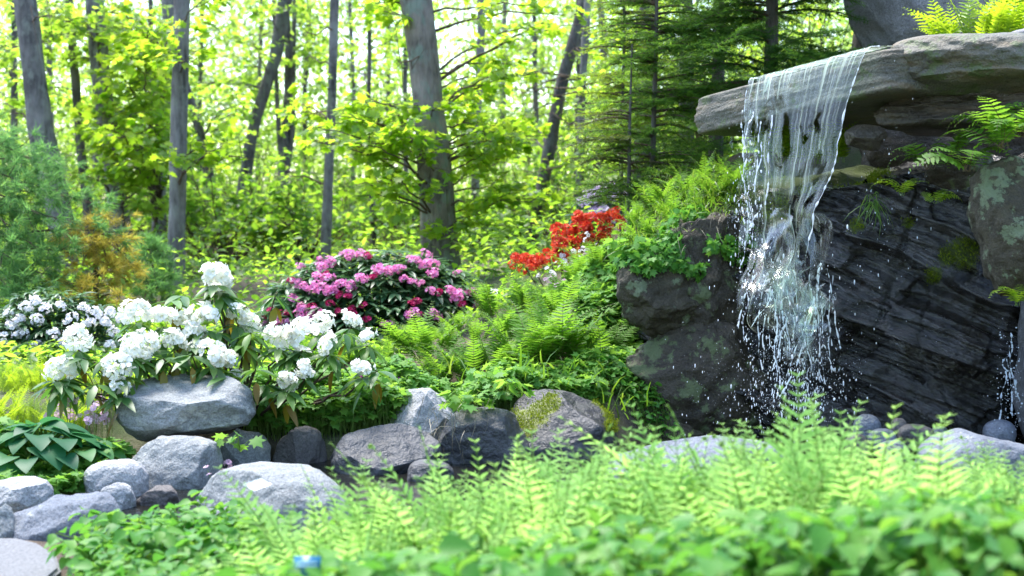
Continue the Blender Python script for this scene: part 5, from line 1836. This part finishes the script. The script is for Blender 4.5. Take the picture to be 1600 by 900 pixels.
for (x, y, Y) in LF:
    p = at(x, y, Y)
    p[2] = g1(p[0], p[1]) - .02
    put_fern(lady, p, rng, 'lacy green fern on the bank between the rhododendrons and the pond', 'lacy ferns on the bank', rng.uniform(.66, .95) * ((1.0 if x > 770 else .76) if x > 640 and Y < 8.35 else (.72 if x > 760 else .5)))

for (x, y, Y, q) in [(1015, 372, 8.3, .42), (1050, 345, 8.4, .45), (1085, 325, 8.45, .42), (1120, 310, 8.5, .45), (1150, 296, 8.55, .4), (1070, 308, 8.8, .5), (1110, 292, 8.8, .5), (1000, 355, 8.7, .5), (1035, 330, 8.7, .5), (1145, 285, 8.8, .45)]:
    put_fern(lady, at(x, y + 14, Y), rng, 'small green fern on top of the lichen boulders beside the falls', 'ferns on the bank beside the falls', q)

# pale upright ferns in the near bed
UPF = [frond(.44 + .04 * (i % 3), 19, .085 + .012 * (i % 3), .16, .02 + .07 * i, False, curl=.006 if i == 3 else 0, wid=.125, ang=.36, rng=rng, prof=.62, stem_w=.0032) for i in range(5)]
near = fern_kinds(720, 8, UPF, 7, .085, (.02, .62), M['fern_light'], M['stalk'], scale=(.72, 1.08))
near_mid = fern_kinds(780, 3, UPF, 7, .085, (.05, .7), M['fern'], M['stalk'], scale=(.65, 1.08))
near_yel = fern_kinds(790, 2, UPF, 5, .085, (.1, .9), M['fern_yellow'], M['fern_stalk'], scale=(.6, 1.05))
TOPS = [(1225, 618, 3.9, 'pale fern rising highest in front of the falling water'), (1310, 630, 3.8, 'pale fern with a curled tip in front of the dark rock beside the falls'), (1572, 612, 3.6, 'tall pale fern alone before the dark cleft'), (692, 704, 4.1, 'pale fern standing up against the dark pond edge rock'), (778, 690, 4.0, 'pale fern in front of the mossy boulder'),
        (860, 684, 4.0, 'pale fern in front of the shaded end of the mossy boulder'), (540, 738, 4.2, 'pale fern beside the flat boulder with the white patch'), (577, 742, 4.1, 'pale fern between the flat boulder and the open water'), (1125, 655, 3.9, 'pale fern in front of the long pale boulder'), (1490, 668, 3.7, 'pale fern with a knobbed tip before the low pale boulder')]
env = np.array([(470, 810), (520, 768), (600, 744), (690, 728), (800, 708), (900, 690), (1000, 676), (1100, 662), (1180, 648), (1260, 660), (1340, 676), (1420, 698), (1500, 705), (1600, 690)], float)
for (x, y, Y, lab) in TOPS:
    p = at(x, y, Y)
    g = g1(p[0], p[1])
    h = p[2] - g
    t = put_fern(near, (p[0], p[1], g - .02), rng, lab, 'pale ferns in the near bed', high=h * (1.12 if Y > 3.7 else .98))
for i in range(250):
    x = rng.uniform(470, 1640)
    Y = rng.uniform(3.45, 4.45)
    ytop = np.interp(x, env[:, 0], env[:, 1]) + rng.uniform(-14, 46) + (4.45 - Y) * 30
    p = at(x, ytop, Y)
    g = g1(p[0], p[1])
    h = p[2] - g
    if h < .16:
        continue
    r_ = rng.random()
    if r_ < .72:
        put_fern(near, (p[0], p[1], g - .02), rng, 'pale yellow-green fern in the near bed under the waterfall', 'pale ferns massed in the near bed', high=h * rng.uniform(.84, 1.18))
    elif r_ < .9:
        put_fern(near_mid, (p[0], p[1], g - .02), rng, 'deeper green fern leaning among the pale ones of the near bed', 'green ferns among the pale ones', high=h * rng.uniform(.75, .98))
    else:
        put_fern(near_yel, (p[0], p[1], g - .02), rng, 'yellowing fern with brown stalks sprawling among the pale ones', 'yellowing ferns among the pale ones', high=h * rng.uniform(.7, .95))

# ferns about the rocks
POLY = [frond(.34, 13, .075, .15, .45 + .12 * i, False, wid=.20, ang=.2, rng=rng, prof=.7) for i in range(3)]
poly = fern_kinds(740, 3, POLY, 8, .02, (.3, 1.0), M['fern'], M['fern_stalk'])
polys = fern_kinds(750, 2, POLY, 6, .015, (.2, .9), M['fern_yellow'], M['stalk'])
for (x, y, Y, s, k, lab) in [(1568, 232, 6.75, 1.0, poly, 'big dark fern arching from the top of the lichen blotched boulder'), (1600, 215, 6.8, 1.1, poly, 'dark fern at the border above the lichen boulder'), (1515, 268, 6.9, .9, poly, 'dark fern hanging between the ledge and the lichen boulder'), (1450, 265, 7.2, .75, poly, 'flat dark fern under the middle of the ledge'),
                             (1410, 306, 7.15, .5, polys, 'small bright fern with upright fronds on the rock shelf'), (1462, 318, 7.1, .42, polys, 'smallest bright fern below the hanging dark ones'), (1588, 478, 6.7, .55, polys, 'bright fern springing from the dark cleft'), (1545, 205, 6.95, .8, poly, 'dark fern behind the big arching one'), (1485, 245, 7.2, .7, poly, 'dark fern close to the pale stone under the ledge')]:
    put_fern(k, at(x, y, Y), rng, lab, None, s)
yel = fern_kinds(760, 3, [frond(.42, 14, .08, .15, .15 + .1 * i, False, wid=.18, ang=.4, rng=rng) for i in range(3)], 9, .03, (.05, .6), M['fern_yellow'], M['stalk'])
for (x, y, Y) in [(1520, 58, 8.0), (1560, 56, 7.9), (1590, 60, 7.9), (1480, 62, 8.2), (1555, 40, 8.5), (1590, 36, 8.6), (1612, 50, 8.1)]:
    put_fern(yel, at(x, y + 22, Y), rng, 'bright yellow-green fern above the ledge against the great grey rock', 'yellow ferns above the ledge', rng.uniform(.75, 1.05))
for (x, y, Y) in [(1195, 256, 8.2), (1215, 254, 8.15), (1235, 256, 8.2), (1255, 254, 8.15), (1275, 256, 8.1), (1295, 254, 8.1), (1312, 254, 8.05), (1225, 250, 8.45), (1265, 250, 8.45), (1300, 250, 8.4)]:
    put_fern(yel, at(x, y, Y), rng, 'yellow-green fern under the ledge behind the falling water', 'ferns behind the falling water', rng.uniform(.55, .7))
yw = fern_kinds(770, 2, [frond(.42, 18, .07, .1, .25, True, rng=rng)], 14, .05, (.1, .7), M['fern_yellow'], M['stalk'])
for (x, y, Y) in [(10, 640, 6.8), (45, 640, 6.9), (80, 640, 6.9), (110, 640, 7.0), (20, 615, 7.4), (65, 612, 7.5), (100, 618, 7.3), (-15, 630, 6.9), (150, 640, 7.2), (170, 625, 7.4)]:
    p = at(x, y, Y)
    p[2] = g1(p[0], p[1]) - .02
    put_fern(yw, p, rng, 'yellow-green feathery fern behind the hosta', 'feathery ferns behind the hosta', rng.uniform(.6, .8))


# ------------------------------------------------------------------ leafy ground cover
def in_poly(P_, poly):
    x, y = P_[:, 0], P_[:, 1]
    r = np.zeros(len(P_), bool)
    n = len(poly)
    for i in range(n):
        (x0, y0), (x1, y1) = poly[i], poly[(i + 1) % n]
        c = ((y0 > y) != (y1 > y)) & (x < (x1 - x0) * (y - y0) / (y1 - y0 + 1e-12) + x0)
        r ^= c
    return r


def sample(poly, n, rng):
    q = np.array(poly, float)
    out = np.zeros((0, 2))
    while len(out) < n:
        a = rng.uniform(q.min(0), q.max(0), (n * 2, 2))
        out = np.vstack([out, a[in_poly(a, poly)]])
    return out[:n]


def gpoly(pts):
    """ground outline from pixel/depth corners"""
    return [tuple(at(a, b, c)[:2]) for a, b, c in pts]


def cover(name, label, cat, poly, n, tpl, size, h, mat, seed, stalk=True, flat=.4, clump=0.0, hmap=None):
    rng = np.random.default_rng(seed)
    xy = sample(poly, n, rng)
    if clump:
        k = max(8, n // 14)
        cc = sample(poly, k, rng)
        xy = cc[rng.integers(0, k, n)] + rng.normal(size=(n, 2)) * clump
    z = gz(xy[:, 0], xy[:, 1])
    hh = h * (.35 + .65 * rng.random(n)) * (1 + .35 * vnoise(np.stack([xy[:, 0] * 3, xy[:, 1] * 3, 0 * z], -1), 5))
    L = np.stack([xy[:, 0], xy[:, 1], z + hh], -1)
    a = rng.uniform(0, 2 * math.pi, n)
    d = np.stack([np.cos(a), np.sin(a), rng.uniform(-.55, .15, n)], -1)
    m = MB()
    m.inst(tpl, frames(d, UP + rng.normal(size=(n, 3)) * flat, size * rng.uniform(.55, 1.2, n)), L)
    o = m.build(name, mat)
    tag(o, label, cat, kind='stuff')
    if stalk:
        ms = MB()
        for i in range(0, n, 2):
            f = np.array([L[i, 0] + rng.normal() * .03, L[i, 1] + rng.normal() * .03, z[i] - .01])
            ms.tube(np.array([f, (f + L[i]) / 2 + UP * .01, L[i]]), .0016 if size < .06 else .0024, 3)
        ms.build('stalks', M['stalk'], o)
    return o


BANK = gpoly([(790, 470, 9.2), (860, 440, 9.5), (960, 420, 9.5), (985, 440, 9.0), (1000, 480, 8.6), (1000, 560, 8.25), (985, 640, 8.0), (905, 560, 8.3), (900, 500, 9.2)])
cover('bank_groundcover', 'light green lobed leaves carpeting the slope under the azalea', 'ground cover', BANK, 5200, PALM, .062, .16, M['cover_pale'], 801)
cover('creeping_groundcover', 'small round leaves creeping down beside the lichen boulders', 'ground cover', gpoly([(930, 560, 8.3), (1000, 520, 8.3), (1015, 660, 7.85), (1060, 665, 7.7), (960, 660, 7.7), (900, 630, 7.85)]), 1700, BROAD, .042, .14, M['cover'], 802)
cover('edge_groundcover', 'low mixed green leaves along the pond edge under the ferns', 'ground cover', gpoly([(385, 690, 7.08), (385, 630, 7.7), (620, 650, 7.6), (720, 630, 7.6), (850, 620, 7.65), (930, 615, 7.8), (950, 640, 7.55), (870, 640, 7.45), (700, 650, 7.3), (610, 690, 7.15), (520, 700, 7.1)]), 7600, PALM, .055, .19, M['cover_pale'], 803)
cover('bed_groundcover', 'lobed green leaves around the hosta', 'ground cover', gpoly([(-60, 760, 5.75), (-60, 690, 6.4), (120, 640, 6.8), (190, 640, 6.85), (200, 700, 6.5), (140, 760, 6.1), (60, 750, 5.95)]), 2300, PALM, .055, .12, M['cover_pale'], 804)
cover('back_groundcover', 'green leaves under the white rhododendrons', 'ground cover', gpoly([(-60, 600, 7.6), (0, 560, 9.0), (200, 560, 9.0), (420, 560, 9.0), (640, 560, 8.9), (440, 620, 7.8), (200, 620, 7.6)]), 3200, ELL, .07, .12, M['under'], 805)
cover('rear_groundcover', 'green plants between the bank and the wood', 'ground cover', gpoly([(-80, 560, 9.0), (-100, 470, 11.5), (420, 470, 11.5), (700, 470, 11.0), (860, 440, 10.5), (780, 500, 9.2), (420, 540, 9.0)]), 11000, ELL, .065, .12, M['under'], 806, stalk=False)


def leafy_stems(name, label, poly, nst, tpl, size, h, mat, seed, per=7, kind='stuff', top=None):
    """knee-high leafy stems: leaves in tiers towards the top of each stem"""
    rng = np.random.default_rng(seed)
    xy = sample(poly, nst, rng)
    z = gz(xy[:, 0], xy[:, 1])
    hh = h * rng.uniform(.62, 1.1, nst) * (1 + .22 * vnoise(np.stack([xy[:, 0] * 2.5, xy[:, 1] * 2.5, 0 * z], -1), 15))
    if top is not None:
        hh = np.minimum(hh, np.maximum(.12, top(xy) - z) * rng.uniform(.8, 1.05, nst))
    m, ms = MB(), MB()
    lean = rng.normal(size=(nst, 2)) * .10
    for i in range(nst):
        b = np.array([xy[i, 0], xy[i, 1], z[i] - .02])
        e = b + np.array([lean[i, 0], lean[i, 1], hh[i]])
        ms.tube(np.array([b, (b + e) / 2 + UP * .02, e]), (.003, .0026, .0018), 4)
    i = np.repeat(np.arange(nst), per)
    n = len(i)
    t = 1 - .55 * rng.random(n) ** 1.5
    base = np.stack([xy[i, 0] + lean[i, 0] * t, xy[i, 1] + lean[i, 1] * t, z[i] + hh[i] * t], -1)
    a = rng.uniform(0, 2 * math.pi, n)
    d = np.stack([np.cos(a), np.sin(a), rng.uniform(-.75, .2, n)], -1)
    L = base + d * (.025 * rng.uniform(.3, 1.2, n))[:, None]
    m.inst(tpl, frames(d, UP + rng.normal(size=(n, 3)) * .3, size * rng.uniform(.6, 1.15, n)), L)
    o = m.build(name, mat)
    tag(o, label, 'leafy plants', kind=kind)
    ms.build('stalks', M['stalk'], o)
    return o


leafy_stems('broadleaf_bed', 'fresh green broad leaves massed at the path corner before the flat boulder', gpoly([(135, 870, 4.75), (200, 835, 4.9), (330, 800, 4.9), (500, 830, 4.6), (505, 900, 3.6), (430, 980, 3.1), (170, 980, 3.5), (130, 930, 4.2)]), 520, BROAD, .060, .25, M['cover'], 811, per=9, top=lambda xy: np.interp(xy[:, 0], [-1.7, -1.35, -1.0, -.6], [.08, .20, .26, .24]) + (xy[:, 1] - 4.2) * -.02)
def near_top(xy):
    px = 800 + FPX * xy[:, 0] / xy[:, 1]
    yt = np.interp(px, [480, 700, 900, 1200, 1450, 1650], [900, 885, 862, 832, 800, 782])
    return CAM_H - (yt - 340) / FPX * xy[:, 1]


leafy_stems('broadleaf_bed', 'large green leaves of the nearest bed in front of the pale ferns', gpoly([(500, 930, 3.5), (640, 860, 3.5), (900, 830, 3.45), (1200, 800, 3.45), (1660, 770, 3.5), (1750, 900, 2.65), (1400, 1000, 2.65), (700, 1000, 2.7), (420, 1000, 2.8)]), 1000, BROAD, .070, .75, M['cover'], 812, per=8, top=near_top)


# hosta
rng = np.random.default_rng(21)
hp = at(62, 705, 6.35)
hp[2] = g1(hp[0], hp[1])
ho = thing('hosta', 'blue-green hosta with broad overlapping heart-shaped leaves', 'hosta', hp)
m, ms = MB(), MB()
n = 62
a = rng.uniform(0, 2 * math.pi, n)
t = rng.random(n) ** .7
r = .32 * t
hz = .15 * (1 - t ** 1.8) + .07
L = hp + np.stack([r * np.cos(a), r * .8 * np.sin(a), hz], -1)
d = np.stack([np.cos(a) + rng.normal(size=n) * .3, np.sin(a) + rng.normal(size=n) * .3, .1 - .35 * t + rng.normal(size=n) * .15], -1)
m.inst(HEART, frames(d, UP + np.stack([np.cos(a), np.sin(a), 0 * a], -1) * .5 + rng.normal(size=(n, 3)) * .2, rng.uniform(.095, .14, n)), L)
for i in range(n):
    ms.tube(curve(hp, L[i], .04, 6), .004, 4)
m.build('leaves', M['hosta'], ho, smooth=True)
ms.build('stalks', M['stalk'], ho)


# small flowers on stalks
def posies(label, cat, poly, n, mat, fr, h, seed, nf=4, name='flowers'):
    rng = np.random.default_rng(seed)
    xy = sample(poly, n, rng)
    z = gz(xy[:, 0], xy[:, 1])
    m, ms = MB(), MB()
    for i in range(n):
        b = np.array([xy[i, 0], xy[i, 1], z[i]])
        e = b + np.array([rng.normal() * .03, rng.normal() * .03, h * rng.uniform(.7, 1.2)])
        ms.tube(np.array([b, (b + e) / 2, e]), .0015, 3)
        k = rng.integers(2, nf + 2)
        dd = norm(rng.normal(size=(k, 3)) + (0, -.5, .8))
        x = norm(np.cross(dd, rng.normal(size=(k, 3))))
        m.inst(FLOWER, np.stack([x, np.cross(dd, x), dd], -1) * fr, e + dd * fr * 1.1)
    o = m.build(name, mat)
    tag(o, label, cat, kind='stuff')
    ms.build('stalks', M['stalk'], o)


posies('little mauve and white flowers sprinkled along the azalea edge of the bank', 'flowers', gpoly([(800, 430, 9.5), (870, 415, 9.55), (965, 400, 9.5), (960, 430, 9.3), (860, 450, 9.3)]), 26, M['mauve_petal'], .014, .17, 831)
posies('small white flowers at the foot of the red azalea', 'flowers', gpoly([(820, 430, 9.6), (900, 410, 9.65), (960, 400, 9.6), (880, 425, 9.5)]), 16, M['blush_petal'], .015, .2, 832)
posies('small pink flowers in the bed between hosta and angular boulder', 'flowers', gpoly([(90, 690, 6.6), (100, 640, 7.0), (185, 640, 7.0), (200, 690, 6.6), (150, 710, 6.4)]), 26, M['mauve_petal'], .015, .26, 833)
posies('tiny magenta primroses along the pond edge', 'flowers', gpoly([(540, 650, 7.35), (580, 640, 7.5), (640, 640, 7.5), (600, 665, 7.35)]), 9, M['magenta_petal'], .012, .22, 834)
posies('pale pink flowers by the water below the angular boulder', 'flowers', gpoly([(330, 765, 6.25), (375, 740, 6.5), (385, 755, 6.3), (350, 770, 6.2)]), 7, M['mauve_petal'], .014, .18, 835)


# grass and dry roots over the lichen boulders
def blades(name, label, cat, pts, n, ln, mat, seed, out=(-.3, -.8, .6), spread=.10, jit=.55, wid=1.0):
    rng = np.random.default_rng(seed)
    c = np.array([at(*q) for q in pts])
    i = rng.integers(0, len(c), n)
    L = c[i] + rng.normal(size=(n, 3)) * (spread, spread, spread * .45)
    d = np.array(out) + rng.normal(size=(n, 3)) * jit
    m = MB()
    m.inst((BLADE[0] * (wid, 1, 1), BLADE[1]), frames(d, UP + rng.normal(size=(n, 3)) * .3, ln * rng.uniform(.5, 1.2, n)), L)
    return tag(m.build(name, mat), label, cat, kind='stuff')


blades('grass', 'green grass and moss hanging over the lichen boulders beside the falls', 'grass', [(1010, 375, 8.15), (1040, 350, 8.2), (1070, 330, 8.3), (1100, 318, 8.3), (1130, 305, 8.35), (1155, 300, 8.4), (1090, 345, 8.15), (1130, 330, 8.15), (1020, 340, 8.5), (1060, 310, 8.6), (1110, 290, 8.6), (1150, 285, 8.6), (985, 370, 8.5)], 1500, .08, M['grass'], 841)
rng = np.random.default_rng(848)
m = MB()
for (ob, vv), lim in ((LICH1, 425), (LICH2, 410)):
    nr = vnorm(ob)
    x_, y_ = proj(vv)
    idx = np.where((nr[:, 1] < .25) & (y_ < lim + 26 * vnoise(vv * 7, 6)) & (vnoise(vv * 5, 16) > -.25))[0]
    idx = idx[rng.integers(0, len(idx), 620)]
    L = vv[idx] + nr[idx] * rng.uniform(.005, .05, (620, 1))
    d = nr[idx] * .5 + rng.normal(size=(620, 3)) * .5 - UP * .5
    m.inst(PALM, frames(d, nr[idx] + rng.normal(size=(620, 3)) * .4, rng.uniform(.025, .055, 620)), L)
tag(m.build('creeper', M['cover']), 'small green leaves draping over the top of the lichen boulders', 'creeper', kind='stuff')
blades('dry_grass', 'pale dry grass stems drooping over the boulder corner', 'dry grass', [(1020, 385, 8.0), (1045, 368, 8.02), (1065, 350, 8.05), (1130, 345, 8.05)], 70, .12, M['dry'], 842, (0, -.6, -.2), .06, .5, .4)
blades('dry_grass', 'brown roots and stems trailing over the pond edge boulders', 'dry grass', [(690, 650, 6.95), (720, 640, 6.95), (760, 640, 6.9), (690, 690, 6.85), (700, 668, 6.85)], 70, .14, M['dry'], 843, (-.2, -.5, -.5), .06, .5, .35)
blades('grass', 'thin grass tuft dangling on the wet rock beside the falls', 'grass', [(1362, 305, 7.35), (1368, 315, 7.35)], 40, .16, M['grass'], 844, (0, -.4, -.6), .02, .5, .5)
blades('grass', 'grass tufts at the foot of the fern bank', 'grass', [(860, 590, 7.6), (900, 600, 7.6), (810, 600, 7.55), (770, 605, 7.55), (720, 600, 7.6), (940, 630, 7.6)], 130, .18, M['grass'], 845, (0, -.3, .9), .10, .5)
for k_, (x, y, Y, lab) in enumerate([(545 + 245, 625, 6.95, 'small lobed plant growing on top of the mossy boulder'), (730, 640, 6.95, 'small lobed plant rooted between the two dark boulders'), (985, 395, 8.0, 'lobed plant hanging over the corner of the lichen boulder'), (760, 610, 7.3, 'lobed plant behind the brown rooted boulder'), (375, 705, 6.4, 'small seedling standing in the pond by the grey boulders')]):
    rng = np.random.default_rng(860 + k_)
    p = at(x, y, Y)
    t = thing('plant', lab, 'plant', p)
    m, ms = MB(), MB()
    n = 34 if k_ < 4 else 9
    a = rng.uniform(0, 2 * math.pi, n)
    L = p + np.stack([.11 * np.cos(a) * rng.random(n), .09 * np.sin(a) * rng.random(n), rng.uniform(.02, .10, n)], -1)
    m.inst(PALM, frames(np.stack([np.cos(a), np.sin(a), rng.uniform(-.7, .1, n)], -1), UP + rng.normal(size=(n, 3)) * .4, rng.uniform(.04, .075, n)), L)
    for i in range(n):
        ms.tube(curve(p, L[i], .01, 5), .0015, 3)
    m.build('leaves', M['cover_pale'], t)
    ms.build('stalks', M['stalk'], t)

# ------------------------------------------------------------------ path, plant label
def flagstone(px_pts, Y_pts, label):
    pts = [at(a, b, c) for (a, b), c in zip(px_pts, Y_pts)]
    bm = bmesh.new()
    z0 = .0
    vs_ = [bm.verts.new((p[0], p[1], .07)) for p in pts]
    f = bm.faces.new(vs_)
    r = bmesh.ops.extrude_face_region(bm, geom=[f])
    for g in r['geom']:
        if isinstance(g, bmesh.types.BMVert):
            g.co.z -= .12
    bmesh.ops.recalc_face_normals(bm, faces=bm.faces)
    bmesh.ops.bevel(bm, geom=[e for e in bm.edges if abs(e.verts[0].co.z - .07) < 1e-4 and abs(e.verts[1].co.z - .07) < 1e-4], offset=.012, segments=3, affect='EDGES')
    me = bpy.data.meshes.new('path')
    bm.to_mesh(me)
    bm.free()
    me.materials.append(M['paving'])
    o = bpy.data.objects.new('path', me)
    COL.objects.link(o)
    return tag(o, label, 'path', kind='structure')


flagstone([(-60, 862), (30, 862), (62, 872), (88, 892), (96, 920), (60, 960), (-60, 960)], [4.98, 4.98, 4.9, 4.75, 4.55, 4.3, 4.3], 'smooth grey paved path corner')

lb = thing('plant_label', 'small blue plant label on a stake hidden among the near leaves', 'plant label', at(480, 885, 3.35) - UP * .2)
b = MB()
c = at(480, 885, 3.35)


def slab(mb_, c, hx, hy, hz, tilt=-.35):
    s = np.array([(x, y, z) for x in (-1, 1) for y in (-1, 1) for z in (-1, 1)], float) * (hx, hy, hz)
    ct, st = math.cos(tilt), math.sin(tilt)
    s = np.stack([s[:, 0], s[:, 1] * ct - s[:, 2] * st, s[:, 1] * st + s[:, 2] * ct], -1) + c
    mb_.add(s, np.array([(0, 1, 3, 2), (4, 6, 7, 5), (0, 4, 5, 1), (2, 3, 7, 6), (0, 2, 6, 4), (1, 5, 7, 3)]))


slab(b, c, .032, .003, .024)
b.build('plate', M['label_blue'], lb)
b = MB()
for k_ in (-.010, .001, .012):
    slab(b, c + np.array([0, -.0045 - k_ * .36, k_ * .94]), .025, .001, .0022)
b.build('printed_lines', M['label_line'], lb)
b = MB()
b.tube(np.array([c - UP * .40, c - UP * .2, c - UP * .015 + np.array([0, .006, 0])]), .004, 6)
b.build('stake', M['metal'], lb)

# ------------------------------------------------------------------ unseen wood behind the camera, added to cut sky light on front faces
rng = np.random.default_rng(91)
mb = MB()
nc = 420
C = np.stack([rng.uniform(-13, 13, nc), -3.5 - 6 * rng.random(nc), 6.5 * rng.random(nc) ** .9 + .2], -1)
L = np.repeat(C, 26, 0) + rng.normal(size=(nc * 26, 3)) * (.55, .55, .35)
n = len(L)
d = rng.normal(size=(n, 3))
d[:, 2] -= .5
mb.inst(DIA, frames(d, UP + rng.normal(size=(n, 3)) * .7, rng.uniform(.14, .26, n)), L)
tag(mb.build('woodland', M['under']), 'unseen leafy wood behind the camera, added to block sky light', 'woodland', kind='stuff')
